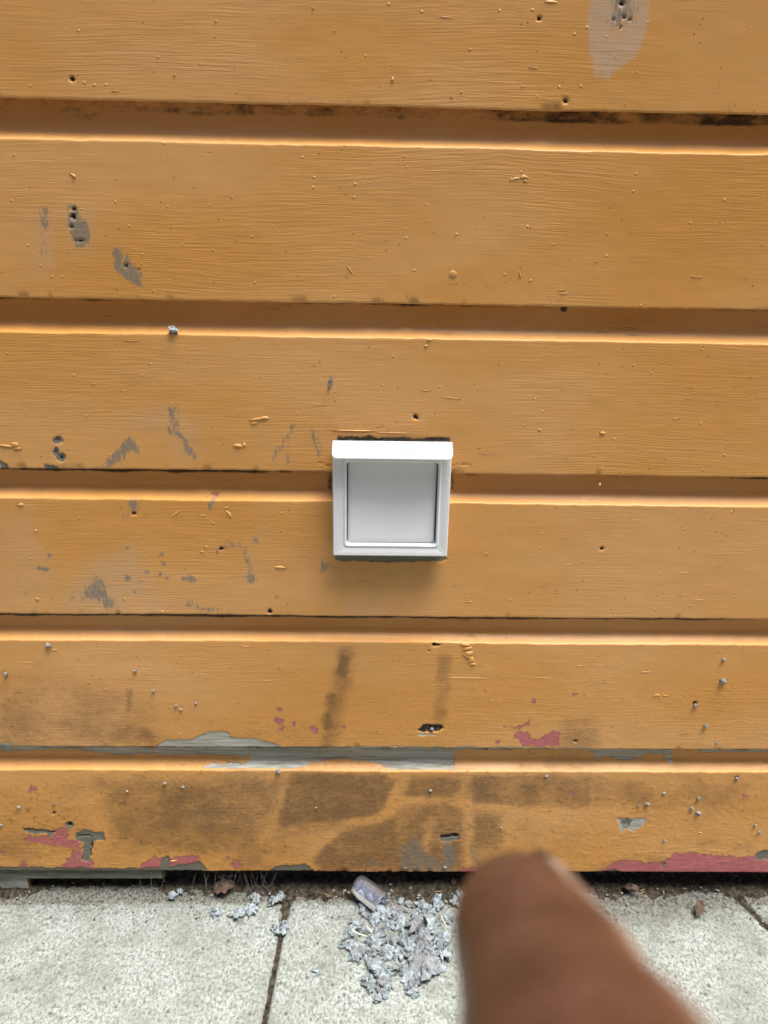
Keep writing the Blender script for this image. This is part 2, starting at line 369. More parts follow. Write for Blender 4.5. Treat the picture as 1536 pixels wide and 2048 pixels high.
for x, y, r in ((557,1440,10),(566,1455,6),(588,1450,5),(629,1459,9),(556,1418,5),(1072,1402,6),(1151,1390,4),(1166,1388,3),(995,1485,5),(688,1452,4)): dot('pink', x, y, r, 4, .86)
poly('pink', [(1028,1470),(1040,1462),(1056,1464),(1062,1480),(1082,1478),(1100,1464),(1118,1461),(1116,1490),(1075,1494),(1042,1491)], 4, 1.0)
stroke('pink', [(1010,1455),(1030,1456),(1054,1446)], 9, 5, .72)
poly('hole', [(838,1462),(850,1450),(880,1450),(886,1456),(872,1464),(845,1467)], 3, 1.0)
stroke('white', [(838,1470),(868,1470)], 6, 3, .8)
dot('hole', 870, 1290, 4); stroke('hole', [(868,1290),(880,1291)], 4, 2)
for x, y, r in ((1152,1483,2.5),(1391,1408,3.5)): dot('hole', x, y, r)
for x, y in ((180,1370),(858,1300)): dot('hole', x, y, 2.2, 2, .7)
poly('white', [(310,1494),(330,1482),(385,1478),(418,1464),(452,1462),(460,1472),(512,1478),(552,1488),(575,1500),(310,1500)], 4, 1.0)
poly('white', [(-10,1488),(22,1486),(28,1500),(-10,1500)], 4, .9)
stroke('white', [(560,1496),(780,1494),(900,1495),(1180,1498)], 6, 3, .72); stroke('white', [(1340,1500),(1540,1502)], 4, 3, .7)
# groove above the last board (on the recessed face)
G = .012
poly('white', [(310,1470),(905,1470),(910,1510),(905,1548),(878,1556),(840,1541),(800,1532),(750,1524),(700,1518),(650,1519),(600,1526),(590,1531),(480,1532),(380,1534),(360,1529),(420,1524),(500,1522),(500,1513),(420,1511),(330,1511),(310,1511),(310,1470)], 4, 1.0, G)
poly('white', [(-20,1470),(310,1470),(310,1509),(260,1513),(200,1509),(130,1502),(-20,1506)], 6, .66, G)
poly('white', [(1170,1470),(1350,1470),(1347,1524),(1336,1530),(1330,1512),(1300,1509),(1280,1521),(1245,1522),(1205,1514),(1198,1528),(1186,1508),(1170,1500)], 5, .74, G)
poly('white', [(1350,1470),(1560,1470),(1560,1507),(1400,1506)], 5, .66, G); poly('white', [(905,1470),(1150,1470),(1150,1500),(905,1502)], 3, .6, G)
# last board
poly('dirt_shade', [(190,1552),(560,1548),(980,1550),(1010,1640),(980,1742),(640,1744),(420,1715),(230,1700)], 34, .36)
poly('dirt_shade', [(582,1546),(770,1546),(792,1560),(776,1602),(752,1632),(620,1645),(565,1652),(556,1645),(572,1590)], 8, .56)
poly('dirt_shade', [(790,1549),(895,1552),(935,1562),(905,1592),(860,1594),(802,1592)], 8, .44)
poly('dirt_shade', [(943,1549),(1080,1550),(1085,1612),(1040,1616),(946,1606)], 8, .54)
poly('dirt_shade', [(1080,1550),(1180,1556),(1180,1620),(1085,1612)], 9, .52); poly('dirt_shade', [(1180,1556),(1300,1566),(1310,1618),(1180,1620)], 14, .36); poly('dirt_shade', [(1310,1570),(1540,1590),(1540,1625),(1310,1618)], 18, .2)
poly('dirt_shade', [(210,1570),(300,1552),(470,1548),(560,1560),(545,1640),(500,1690),(400,1705),(240,1690),(200,1620)], 36, .30)
poly('dirt_shade', [(330,1575),(470,1580),(440,1665),(330,1650)], 34, .26)
poly('dirt_shade', [(625,1715),(660,1675),(720,1640),(790,1636),(800,1738),(640,1742)], 12, .50)
poly('dirt_shade', [(795,1620),(900,1600),(940,1650),(930,1742),(800,1742)], 22, .44); poly('dirt_shade', [(940,1620),(1010,1625),(1000,1700),(945,1690)], 16, .46)
poly('dirt_shade', [(-20,1560),(180,1570),(180,1730),(-20,1735)], 40, .30)
poly('greyf', [(798,1700),(830,1668),(850,1700),(890,1728),(880,1745),(798,1745)], 10, .62); poly('greyf', [(886,1690),(905,1690),(915,1720),(905,1745),(880,1745)], 7, .72)
for w_, a_ in ((20, [(571,1545),(560,1610),(540,1660),(500,1702),(430,1728)]), (26, [(808,1556),(795,1600),(760,1636),(690,1650),(640,1685),(612,1725)]), (22, [(930,1548),(938,1620),(936,1742)]), (18, [(800,1602),(870,1600),(935,1608)]), (20, [(860,1640),(850,1700)]), (14, [(960,1612),(1150,1622),(1320,1622)]), (22, [(480,1712),(560,1722),(630,1736)])):
    stroke('dirt_shade', a_, w_, 12, -.55)
dot('greyf', 745, 1728, 12, 8, .62); stroke('greyf', [(945,1690),(955,1725)], 12, 8, .66)
poly('pink', [(118,1652),(140,1650),(134,1676),(164,1684),(168,1708),(190,1728),(195,1742),(115,1742),(140,1712),(152,1700),(100,1692),(48,1682),(48,1670),(100,1672)], 7, .74)
dot('pink', 64, 1580, 10, 6, .7); dot('pink', 45, 1732, 10, 6, .8); dot('pink', 472, 1727, 14, 8, .68); dot('pink', 0, 1705, 12, 8, .6); dot('pink', 455, 1718, 8, 8, .6)
poly('pink', [(275,1734),(310,1714),(345,1716),(392,1710),(398,1726),(350,1742),(280,1742)], 5, .95)
poly('pink', [(1195,1744),(1240,1720),(1300,1726),(1330,1722),(1345,1711),(1370,1704),(1420,1709),(1480,1714),(1560,1710),(1560,1760),(1195,1760)], 5, 1.0)
poly('pink', [(915,1738),(975,1728),(975,1755),(915,1755)], 6, .72); stroke('pink', [(640,1741),(800,1742)], 6, 4, .62); dot('pink', 1143, 1586, 7, 4, .82); dot('pink', 1490, 1592, 6, 4, .66)
poly('grey', [(149,1668),(165,1661),(209,1665),(208,1680),(185,1684),(181,1712),(176,1726),(163,1720),(168,1688),(152,1680)], 3, 1.0)
poly('grey', [(44,1661),(50,1657),(112,1662),(105,1668),(98,1675),(92,1668),(60,1667)], 3, 1.0); dot('grey', 138, 1650, 10, 3); dot('hole', 138, 1647, 6, 3)
stroke('hole', [(46,1659),(110,1663)], 2.5, 2, 1.0); stroke('hole', [(183,1674),(181,1712)], 2.5, 2, .9); stroke('hole', [(155,1672),(184,1671)], 2.5, 2, .9)
poly('grey', [(-20,1736),(60,1734),(180,1738),(330,1736),(345,1760),(-20,1760)], 3, .9)
poly('grey', [(318,1722),(330,1710),(340,1712),(338,1733),(400,1724),(418,1742),(318,1746)], 3, .95); poly('grey', [(535,1748),(552,1732),(612,1730),(636,1748)], 3, .95)
stroke('grey', [(400,1744),(640,1747),(900,1748),(1200,1750)], 6, 3, .62)
poly('white', [(1234,1636),(1294,1637),(1286,1650),(1263,1665),(1256,1654),(1246,1666),(1239,1655)], 2.5, 1.0); poly('grey', [(1238,1636),(1270,1637),(1258,1662),(1240,1655)], 4, .6)
poly('hole', [(880,1669),(918,1669),(918,1675),(880,1676)], 2.5, .9); poly('grey', [(879,1668),(919,1668),(919,1682),(881,1683)], 2.5, 1.0)
stroke('greyf', [(895,1684),(888,1740)], 5, 4, .85); stroke('greyf', [(905,1698),(912,1715)], 8, 5, .7)
poly('grey', [(1508,1708),(1525,1698),(1560,1700),(1560,1722),(1515,1722)], 4, .75); stroke('grey', [(1205,1746),(1225,1742),(1250,1748)], 8, 3, .9); dot('grey', 1326, 1730, 7, 3, .8)
for x, y in ((108,1625),(1473,1554)): dot('hole', x, y, 2.4, 2.5)

CHI = {'grey': (0, 0), 'pale': (0, 1), 'pink': (0, 2), 'dirt_shade': (0, 3), 'white': (1, 0), 'mold_shade': (1, 1), 'hole': (1, 2), 'greyf': (1, 3)}
def seg_dist(P, a, b):
    ab = b-a; L = max(1e-12, float(ab@ab)); t = np.clip(((P-a)@ab)/L, 0, 1)
    return np.hypot(P[:, 0]-a[0]-t*ab[0], P[:, 1]-a[1]-t*ab[1])
def paint_marks(X, Z, zlo, zhi, YV):
    att = np.zeros((2, len(X), 4), dtype=np.float32)
    X0, Z0 = X, Z
    X = X0+(fbm(X0*75, Z0*75, 61, 3)-.5)*.0065+(fbm(X0*330, Z0*330, 63, 2)-.5)*.0030
    Z = Z0+(fbm(X0*75, Z0*75, 67, 3)-.5)*.0050+(fbm(X0*330, Z0*330, 69, 2)-.5)*.0026
    for ch, kind, pts, r, soft, s in MARKS:
        pad = r+soft*1.2
        x0, x1 = pts[:, 0].min()-pad, pts[:, 0].max()+pad; y0, y1 = pts[:, 1].min()-pad, pts[:, 1].max()+pad
        if y1 < zlo or y0 > zhi: continue
        idx = np.nonzero((X > x0) & (X < x1) & (Z > y0) & (Z < y1) & ((YV > .0022) if kind == 'pd' else True))[0]
        if not len(idx): continue
        kind = kind[0]
        P = np.stack([X[idx], Z[idx]], 1); n = len(pts)
        segs = range(n) if kind == 'p' else range(n-1)
        d = np.min([seg_dist(P, pts[i], pts[(i+1) % n]) for i in segs], axis=0)
        if kind == 'p':
            ins = np.zeros(len(P), bool)
            for i in range(n):
                a, b = pts[i], pts[(i+1) % n]
                cr = ((a[1] > P[:, 1]) != (b[1] > P[:, 1]))
                xi = (b[0]-a[0])*(P[:, 1]-a[1])/((b[1]-a[1]) if abs(b[1]-a[1]) > 1e-12 else 1e-12)+a[0]
                ins ^= cr & (P[:, 0] < xi)
            d = np.where(ins, -d, d)
        else: d = d-r
        v = np.clip(.5-d/(2*soft), 0, 1)
        if ch in ('dirt_shade', 'pale', 'mold_shade'): v = v*v*(3-2*v)*s
        else: v = v*s
        a, b = CHI[ch]; cur = att[a, idx, b]
        att[a, idx, b] = cur*(1+v) if s < 0 else (cur+v*(1-np.minimum(cur, 1)*.5) if ch == 'dirt_shade' else np.maximum(cur, v))
    return att

# ------------------------------------------------------------------ the boarded wall
YF = -.020
vz0 = wall(780, 1112.5, YF)[2]; vz1 = wall(780, 889, YF)[2]; vx0 = wall(665.5, 1010, YF)[0]; vx1 = wall(899, 1010, YF)[0]
iz0 = wall(780, 1089, YF+.004)[2]; iz1 = wall(780, 922, YF+.004)[2]; ix0 = wall(691.5, 1010, YF+.004)[0]; ix1 = wall(876, 1010, YF+.004)[0]
SEAM = [0.9808, 0.7937, 0.6083, 0.4277, 0.2394]; BOT = 0.0393; GROOVE = .0350; DEPTH = .0140
house = empty('house_wall', (0, 0, BOT))
tag(house, 'orange painted wooden wall of wide horizontal grooved boards, chipped near the ground', 'wall')
def to_house(o): o.parent = house; o.matrix_parent_inverse = house.matrix_world.inverted(); o.location = (0, 0, 0); return o
house_off = Vector((0, 0, -BOT))
def hpart(name, me, mat, smooth=True, parent=None):
    o = link(name, me, mat, parent or house, smooth)
    if parent is None: o.location = house_off
    return o

XF = np.concatenate([np.linspace(-1.9, -.60, 14)[:-1], np.arange(-.60, .6001, .0016), np.linspace(.60, 1.9, 14)[1:]])
XC = np.linspace(-1.9, 1.9, 24)
def board(zb, za, fine, seed):
    """zb: bottom edge, za: bottom edge of the board above"""
    zt = za-GROOVE; step = .0016 if fine else .02
    pr = [(.030, zb+.0065)]
    pr += [(y, zb+.0003+.0042*(y/.0150)) for y in np.linspace(.0150, .0022, 7 if fine else 2)]
    pr += [(.0009, zb+.0001), (.0003, zb+.0006), (0, zb+.0016)]
    nf = max(2, int((zt-.001-zb-.0028)/step))
    pr += [(0, z) for z in np.linspace(zb+.0028, zt-.0016, nf)]
    pr += [(.0001, zt-.0007), (.0006, zt-.0001)]
    for a in np.linspace(0, 90, 14 if fine else 4):
        f_ = a/90; a = math.radians(a); pr.append((.0010+(DEPTH-.0010)*math.sin(a)**1.15, zt+.0002+.0145*(.38*f_+.62*(1-math.cos(a)))))
    nr = max(2, int((za+.010-zt-.0145)/step)); 
    pr += [(DEPTH, z) for z in np.linspace(zt+.0152, za+.010, nr)]
    pr += [(.030, za+.010)]
    pr = np.array(pr); xs = XF if fine else XC
    ni, nj = len(pr), len(xs)
    Y = np.repeat(pr[:, 0][:, None], nj, 1); Z = np.repeat(pr[:, 1][:, None], nj, 1); X = np.repeat(xs[None, :], ni, 0)
    s = seed*31
    if fine:
        # hand made unevenness: soft waves of the face, a wandering bottom arris and groove edge
        front = (Y < .029)
        Y = Y+front*((fbm(X*3.1, Z*6+s, s, 3)-.5)*.0016+(fbm(X*40, Z*60+s, s+3, 2)-.5)*.00025)
        wb = np.exp(-((Z-zb)/.006)**2); wt = np.exp(-((Z-zt)/.008)**2)
        Z = Z+front*(wb*((fbm(X*4, X*0+s, s+5, 3)-.5)*.0022+(fbm(X*90, X*0+s, s+6, 3)-.5)*.0011)+wt*((fbm(X*5, X*0+s, s+9, 3)-.5)*.0022+(fbm(X*70, X*0+s, s+11, 3)-.5)*.0014))
        # splinters knocked out of the bottom edge
        nick = np.clip(fbm(X*55, X*0+s+.5, s+8, 3)-.66, 0, 1)*np.exp(-((Z-zb)/.004)**2)*(Y < .004)
        Y = Y+nick*.012
    V = np.stack([X, Y, Z], -1).reshape(-1, 3)
    att = None
    if fine:
        x, y, z = V.T
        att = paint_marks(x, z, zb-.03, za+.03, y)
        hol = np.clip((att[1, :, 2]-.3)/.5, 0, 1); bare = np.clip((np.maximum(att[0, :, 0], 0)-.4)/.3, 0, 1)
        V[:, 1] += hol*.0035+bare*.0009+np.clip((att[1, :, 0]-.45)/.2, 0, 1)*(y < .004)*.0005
        V[:, 1] += .014*((x > vx0+.0055) & (x < vx1-.0055) & (z > vz0+.0055) & (z < vz1-.0055) & (y < .029))
        # black mould up under the lip of the board above, and on the underside of this one
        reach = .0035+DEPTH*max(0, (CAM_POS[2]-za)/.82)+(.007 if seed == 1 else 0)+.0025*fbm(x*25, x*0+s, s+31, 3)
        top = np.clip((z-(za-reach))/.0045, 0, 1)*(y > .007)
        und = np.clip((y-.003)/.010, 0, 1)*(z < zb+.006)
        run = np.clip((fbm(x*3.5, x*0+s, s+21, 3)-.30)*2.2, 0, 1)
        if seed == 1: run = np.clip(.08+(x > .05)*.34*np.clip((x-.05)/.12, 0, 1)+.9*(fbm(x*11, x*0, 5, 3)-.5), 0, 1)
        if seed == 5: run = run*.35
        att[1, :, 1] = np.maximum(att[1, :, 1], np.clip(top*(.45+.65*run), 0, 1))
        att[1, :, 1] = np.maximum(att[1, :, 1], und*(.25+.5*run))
        if seed >= 3:                                   # fine splashed grime, thicker towards the ground
            low = np.clip((.46-z)/.32, 0, 1)
            sp = np.clip((fbm(x*16, z*22, 77, 4)-.42)*2.6, 0, 1)*low*.50
            pep = np.clip((fbm(x*260, z*260, 79, 2)-.66)*5, 0, 1)*low*.55
            att[0, :, 3] = np.clip(att[0, :, 3]+np.maximum(sp, pep)*(1-att[0, :, 3]), 0, 1.2)
            V[:, 1] -= (np.clip((fbm(x*210, z*240, 83, 2)-.60)*4, 0, 1)*low*.00032+np.clip((fbm(x*420, z*420, 85, 1)-.72)*5, 0, 1)*low*.00025)*(y < .004)
    me = grid_mesh('board', V, ni, nj, closed_i=True)
    # end caps
    bm = bmesh.new(); bm.from_mesh(me); bm.verts.ensure_lookup_table()
    bm.faces.new([bm.verts[i*nj] for i in range(ni)]); bm.faces.new([bm.verts[i*nj+nj-1] for i in range(ni)][::-1])
    bm.to_mesh(me); bm.free()
    for k, nm in enumerate(('wear_shade_a', 'wear_shade_b')):
        a = me.attributes.new(nm, 'FLOAT_COLOR', 'POINT')
        a.data.foreach_set('color', (att[k] if att is not None else np.zeros((len(V), 4), np.float32)).ravel())
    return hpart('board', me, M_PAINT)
edges = [SEAM[0]+.185]+SEAM+[BOT]
for k in range(6):
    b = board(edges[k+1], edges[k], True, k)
    if k == 4: nailed = b
tag(b, 'bottom board, stained brown with pink paint showing through')
for k in range(7): board(edges[0]+.185*k, edges[0]+.185*(k+1), False, 0)
# rough backing behind the boards, framing below
bm = bmesh.new(); box(bm, -1.9, 1.9, .031, .050, BOT+.02, 2.45); o = bm_obj('sheathing', bm, M_DARK, house); o.location = house_off
bm = bmesh.new(); box(bm, -1.9, 1.9, .085, .16, -.03, .10); o = bm_obj('foundation', bm, M_DARK, house); o.location = house_off
# grey strip along the bottom left, cut off square, and the block it sits on
xe = wall(325, 1750, .006)[0]; z1 = wall(160, 1757, .006)[2]
bm = bmesh.new(); box(bm, -1.9, xe, .0055, .030, z1, BOT+.0035, .0008)
for v in bm.verts: v.co.z += (fbm(np.array([v.co.x*9]), np.array([1.0]), 3)[0]-.5)*.002
o = bm_obj('sill_strip', bm, M_WOODG, house); o.location = house_off
xb = wall(58, 1775, .008)[0]; bm = bmesh.new(); box(bm, -1.0, xb, .0085, .075, -.004, z1-.0008, .0012)
block = o = bm_obj('support_block', bm, M_WOODP, house); o.location = house_off
xb2 = xb+.0006; bm = bmesh.new(); box(bm, xb-.001, xb+.0012, .0095, .074, -.004, z1-.002, .0003)
o = bm_obj('end_grain', bm, M_WOODB, block)

# unseen wall added behind the viewer, as across a narrow passage: it keeps the low sky off the wall
across = empty('sky_blocking_wall', (0, -1.95, 0)); tag(across, 'grey boarded wall added unseen behind the viewer to block the low sky', 'wall')
bm = bmesh.new(); box(bm, -7, 7, -.030, -.004, -.088, .088, .003); pm = None
for k in range(17):
    if k == 0: pm = bm_obj('board', bm, M_WALL2, across); o = pm
    else: o = pm.copy(); COL.objects.link(o); o.parent = across
    o.location = (0, 0, .09+.18*k)
bm = bmesh.new(); box(bm, -7, 7, -.20, -.030, -.03, 3.06); bm_obj('sheathing', bm, M_DARK, across)

# paint lumps, drips and ridges on the boards
def lump_mesh(items, name):
    """items: (x, z, rx, rz, h, angle)"""
    V, Fc = [], []
    for x, z, rx, rz, h, an in items:
        b0 = len(V); ca, sa = math.cos(an), math.sin(an); n = 8
        jit = [random.uniform(.55, 1.35) for _ in range(n)]
        for k, (rr, hh) in enumerate(((1.0, -.0004), (.82, .45*h), (.45, .88*h))):
            for i in range(n):
                t = 2*math.pi*i/n; u, w = rx*rr*jit[i]*math.cos(t), rz*rr*jit[i]*math.sin(t)
                V.append((x+u*ca-w*sa, -hh*.45, z+u*sa+w*ca))
        V.append((x, -h*.45, z))
        for k in range(2):
            for i in range(n):
                a, b = b0+k*n+i, b0+k*n+(i+1) % n
                Fc.append((a, b, b+n, a+n))
        for i in range(n): Fc.append((b0+2*n+i, b0+2*n+(i+1) % n, b0+3*n))
    return pydata(name, V, Fc)
items = []
faces = [(edges[k+1]+.006, edges[k]-GROOVE-.006, k) for k in range(6)]
for z0, z1_, k in faces:
    for _ in range(55 if k < 4 else 120):
        x = random.uniform(-.6, .6); z = random.uniform(z0, z1_)
        r = random.choice((.0005, .0005, .0007, .0007, .0010)) if k < 4 else random.choice((.0004, .0005, .0006, .0009))
        items.append((x, z, r*random.uniform(.9, 1.6), r, r*random.uniform(.6, 1.1), random.uniform(-.4, .4)))
    for _ in range(10):
        x = random.uniform(-.6, .6); z = random.uniform(z0, z1_)
        items.append((x, z, random.uniform(.003, .012), .0004, .0004, random.uniform(-.12, .12)))
def L(x, y, rx, rz, h, an=0):
    p = wall(x, y); items.append((p[0], p[2], rx*MMPX, rz*MMPX, h*MMPX, an))
for a in ((1048,354,8,3.5,3),(1030,358,9,2.5,2,.3),(1050,362,5,2,2),(905,549,9,6,3),(148,352,7,3,2.5,-.6),(1100,4,14,2.5,2.5),(785,160,4,4,3),(1295,44,6,2,2),
          (515,838,14,4,4,.15),(528,836,12,3,4,.1),(508,846,8,3,3),(475,892,9,4,4),(488,890,4,4,4),(10,892,24,2,3,-.1),(30,890,7,8,4,.8),(34,897,8,3,3),
          (352,1027,15,2.5,3,.75),(457,1027,12,4,4,-.9),(452,1016,6,3,3,.3),(42,1010,9,5,4),(72,1062,4,3,3),(405,1031,9,2,2),(425,1046,5,2,2,-.4),
          (560,1135,12,3,3,-.1),(405,1105,3,3,3),(412,1094,3,3,3),(75,1198,5,4,4),(250,1198,4,3,3),(325,1224,5,3,3,-.5),
          (934,1297,14,6,5,.1),(938,1308,9,9,6),(942,1320,8,10,6,.3),(932,1290,10,4,5),(945,1328,9,4,5),(936,1314,12,4,5,-.5),
          (1160,1331,30,1.6,2,.02),(1200,1331,16,1.6,2),(940,1356,60,1.5,1.8,0),(1085,1356,40,1.4,1.6),(1230,1356,45,1.4,1.6),(983,1402,8,2,2,-1.1),(1290,1344,12,2.5,2.5),(1313,1390,12,5,4),(1330,1391,10,3,3),(1510,1395,10,3,3),
          (720,862,50,1.8,2.2,.0),(790,866,40,1.0,1.4,-.01),(1205,867,7,3,3),(1080,860,3,2,2),(535,1361,18,1.6,2,.12),(210,1378,8,4,3),(110,1300,10,3,3),(60,1325,40,1.4,1.6),
          (1400,1665,5,3,3),(345,1722,10,3,3),(858,680,6,4,3),(852,692,4,3,3),(700,540,9,1.5,2,-.9),(1040,550,8,1.5,2,-1.3),(1200,970,4,4,4),(640,720,8,1.5,1.5,1.1)):
    L(*a)
o = hpart('paint_lump', lump_mesh(items, 'paint_lump'), M_NUB); tag(o, kind='stuff')
# grit stuck on the lower boards
grit = []
for x, y, r in ((1447,1318,4),(1445,1361,7),(1391,1410,4.5),(1411,1450,5),(1433,1485,3),(1473,1556,4),(1397,1596,4),(1383,1616,4.5),(1328,1586,3),(1295,1607,5),(1396,1625,6),(1510,1650,3.5),(1518,1663,3.5),(1329,1680,3),(1277,1611,2.5),(1092,1551,3.5),
                (270,1341,3.5),(308,1380,4),(352,1410,3.5),(362,1418,3),(392,1406,3),(330,1565,4.5),(367,1573,4),(557,1542,6),(38,1613,4),(108,1607,3.5),(3,1650,4),(861,1580,3.5),(632,1615,2.5),(1003,1655,2.5),(255,1582,3),(12,1347,4),(97,1290,6),(890,1733,4)):
    p = wall(x, y); grit.append((p[0], -.0008, p[2], r*MMPX*1.05))
def grit_mesh(items, name):
    bm = bmesh.new()
    for i, (x, y, z, r) in enumerate(items):
        g = bmesh.ops.create_icosphere(bm, subdivisions=2, radius=1.0)
        for v in g['verts']:
            d = 1+.55*mnoise.noise(v.co*1.3+Vector((i*3.1, 0, 0)))+.25*mnoise.noise(v.co*3+Vector((i*7.1, 0, 0)))
            v.co = v.co*d*r; v.co.z *= .85; v.co += Vector((x, y, z))
    me = bpy.data.meshes.new(name); bm.to_mesh(me); bm.free(); return me
o = hpart('stuck_grit', grit_mesh(grit, 'stuck_grit'), M_GRIT, False); tag(o, kind='stuff')
# a nail head sunk in the gouge
p = wall(864, 1459); bm = bmesh.new(); bmesh.ops.create_cone(bm, cap_ends=True, segments=12, radius1=.0022, radius2=.0022, depth=.004, matrix=Matrix.Translation((p[0], .0012, p[2]))@Matrix.Rotation(math.pi/2, 4, 'X'))
o = bm_obj('nail_head', bm, M_GRIT, nailed, True)
# a lint crumb caught on the ledge, a tiny feather
p = wall(345, 657, .0)
me = grit_mesh([(0, 0, 0, .0042), (.003, 0, -.001, .003)], 'lint_crumb'); o = link('lint_crumb', me, M_LINT, None, False); o.location = (p[0], .001, p[2]-.001)
tag(o, 'tiny grey lint crumb caught on the ledge of the second groove from the top', 'lint')
V, Fc = [], []
p0, p1 = wall(664, 754), wall(657, 782)
for i in range(9):
    t = i/8; c = p0+(p1-p0)*t; w = .0022*math.sin(math.pi*min(1, t*.9+.12)); V += [(c[0]-w, -.0012-.0006*math.sin(t*9), c[2]+.001), (c[0], -.0020, c[2]), (c[0]+w, -.0012+.0005*math.cos(t*11), c[2]+.001), (c[0], -.0009, c[2])]
for i in range(8):
    for j in range(4): a = i*4+j; b = i*4+(j+1) % 4; Fc.append((a, b, b+4, a+4))
o = link('feather', pydata('feather', V, Fc), M_GRIT); tag(o, 'tiny pale feather stuck to the board above the white vent', 'feather')

# ------------------------------------------------------------------ the white vent
def rring(x0, x1, z0, z1, r, y, n=6):
    out = []
    for cx, cz, a0 in ((x1-r, z1-r, 0), (x0+r, z1-r, 90), (x0+r, z0+r, 180), (x1-r, z0+r, 270)):
        for i in range(n+1):
            a = math.radians(a0+90*i/n); out.append((cx+r*math.cos(a), y, cz+r*math.sin(a)))
    return out
def loft(rings, name, cap_first=False, cap_last=False):
    n = len(rings[0]); V = [p for r in rings for p in r]; Fc = []
    for k in range(len(rings)-1):
        for i in range(n):
            a, b = k*n+i, k*n+(i+1) % n; Fc.append((a, a+n, b+n, b))
    if cap_first: Fc.append(tuple(range(n))[::-1])
    if cap_last: Fc.append(tuple(range((len(rings)-1)*n, len(rings)*n)))
    me = pydata(name, V, Fc); bm = bmesh.new(); bm.from_mesh(me); bmesh.ops.recalc_face_normals(bm, faces=bm.faces[:]); bm.to_mesh(me); bm.free(); return me
vent = empty('wall_vent', (0, 0, vz0)); tag(vent, 'square white vent with a closed flap and short hood, set into the orange boards', 'vent')
def vpart(name, me, mat, smooth=False, parent=None):
    o = link(name, me, mat, parent or vent, smooth)
    if parent is None: o.location = (0, 0, -vz0)
    return o
rings = [rring(vx0+.003, vx1-.003, vz0+.003, vz1-.002, .0015, .028), rring(vx0+.003, vx1-.003, vz0+.003, vz1-.002, .0015, YF+.006),
         rring(vx0, vx1, vz0, vz1, .0012, YF+.006), rring(vx0, vx1, vz0, vz1, .0012, YF+.0012), rring(vx0+.0010, vx1-.0010, vz0+.0010, vz1-.001, .001, YF)]
def lerp(a, b, t): return a+(b-a)*t
for t, y in ((.35, YF+.0002), (.82, YF+.0012), (.90, YF+.0004), (.97, YF+.0002), (1.03, YF+.0010), (1.07, YF+.0030)):
    rings.append(rring(lerp(vx0, ix0, t), lerp(vx1, ix1, t), lerp(vz0, iz0, t), lerp(vz1, iz1, t), .0012+.0022*max(0, (t-.5)*2), y))
rings.append(rring(ix0+.002, ix1-.002, iz0+.002, iz1-.002, .0026, .020))
me = loft(rings, 'frame'); frame = o = vpart('frame', me, M_VENT, False)
bv = o.modifiers.new('soften', 'BEVEL'); bv.width = .0004; bv.segments = 2; bv.limit_method = 'ANGLE'
# mitre lines at the lower corners: shallow creases in the frame face
for (xa, xc) in ((vx0, ix0), (vx1, ix1)):
    bm = bmesh.new(); dx = xc-xa; s = 1 if dx > 0 else -1
    a = Vector((xa+dx*.12, YF-.00015, vz0+.0028)); b = Vector((xa+dx*.80, YF+.0006, lerp(vz0, iz0, .84)))
    w = .00022; q0 = [bm.verts.new(v) for v in (a+Vector((-w*s, 0, w)), a+Vector((w*s, 0, -w)), b+Vector((w*s, 0, -w)), b+Vector((-w*s, 0, w)))]
    q1 = [bm.verts.new(v.co+Vector((0, .0006, 0))) for v in q0]
    bm.faces.new(q0); bm.faces.new(q1[::-1])
    for i in range(4): bm.faces.new((q0[i], q0[(i+1) % 4], q1[(i+1) % 4], q1[i]))
    o = bm_obj('mitre_joint', bm, M_FLAP, frame)
# flap: slightly dished plate hanging inside, a hair's gap at its sides
fx0, fx1, fz0, fz1 = ix0+.0022, ix1-.0024, iz0+.0020, iz1-.0005
nx, nz = 24, 24; V = []
for j in range(nz+1):
    for i in range(nx+1):
        u, v = i/nx, j/nz; ed = max(abs(2*u-1), abs(2*v-1)); taper = (1-v)*.0006
        x = lerp(fx0, fx1-taper, u); z = lerp(fz0, fz1, v)
        y = -.0140+.0030*v+.0012*(1-(2*u-1)**2)*(1-(2*v-1)**2)+max(0, ed-.93)*.012
        V.append((x, y, z))
Fc = [(j*(nx+1)+i, j*(nx+1)+i+1, (j+1)*(nx+1)+i+1, (j+1)*(nx+1)+i) for j in range(nz) for i in range(nx)]
flap = o = vpart('flap', pydata('flap', V, Fc), M_FLAP, True); so = o.modifiers.new('thickness', 'SOLIDIFY'); so.thickness = .0015; so.offset = -1
bm = bmesh.new(); box(bm, vx0+.004, vx1-.004, .008, .0275, vz0+.004, vz1-.004); o = bm_obj('duct_opening', bm, M_DARK, vent); o.location = (0, 0, -vz0)
bm = bmesh.new(); box(bm, ix0+.0026, ix1-.0026, -.0075, .0055, iz1-.0040, iz1-.0012, .0006); o = bm_obj('hinge_bar', bm, M_VENT, flap, True)
# hood: flat top, then a front lip that leans out, lower corners rounded
hx0 = wall(663.5, 900, -.030)[0]; hx1 = wall(906.5, 900, -.030)[0]
hz1 = wall(780, 884, -.0255)[2]; hz0 = wall(780, 918, -.0333)[2]
prof = []
def hood_pts(d):
    n = 8; r = .0055; out = []
    # outline on the leaning front face, parametrised by width x and drop t
    H = hz1-hz0
    def P(x, z): t = (hz1-z)/H; return (x, -.0265-.0068*t+d, z-d*.3)
    out.append(P(hx0+.0006, hz1)); 
    for i in range(n+1): a = math.radians(180+90*i/n); out.append(P(hx0+r+r*math.cos(a), hz0+r+r*math.sin(a)))
    for i in range(n+1): a = math.radians(270+90*i/n); out.append(P(hx1-r+r*math.cos(a), hz0+r+r*math.sin(a)))
    out.append(P(hx1-.0006, hz1)); return out
f0, f1 = hood_pts(0), hood_pts(.0013); n = len(f0)
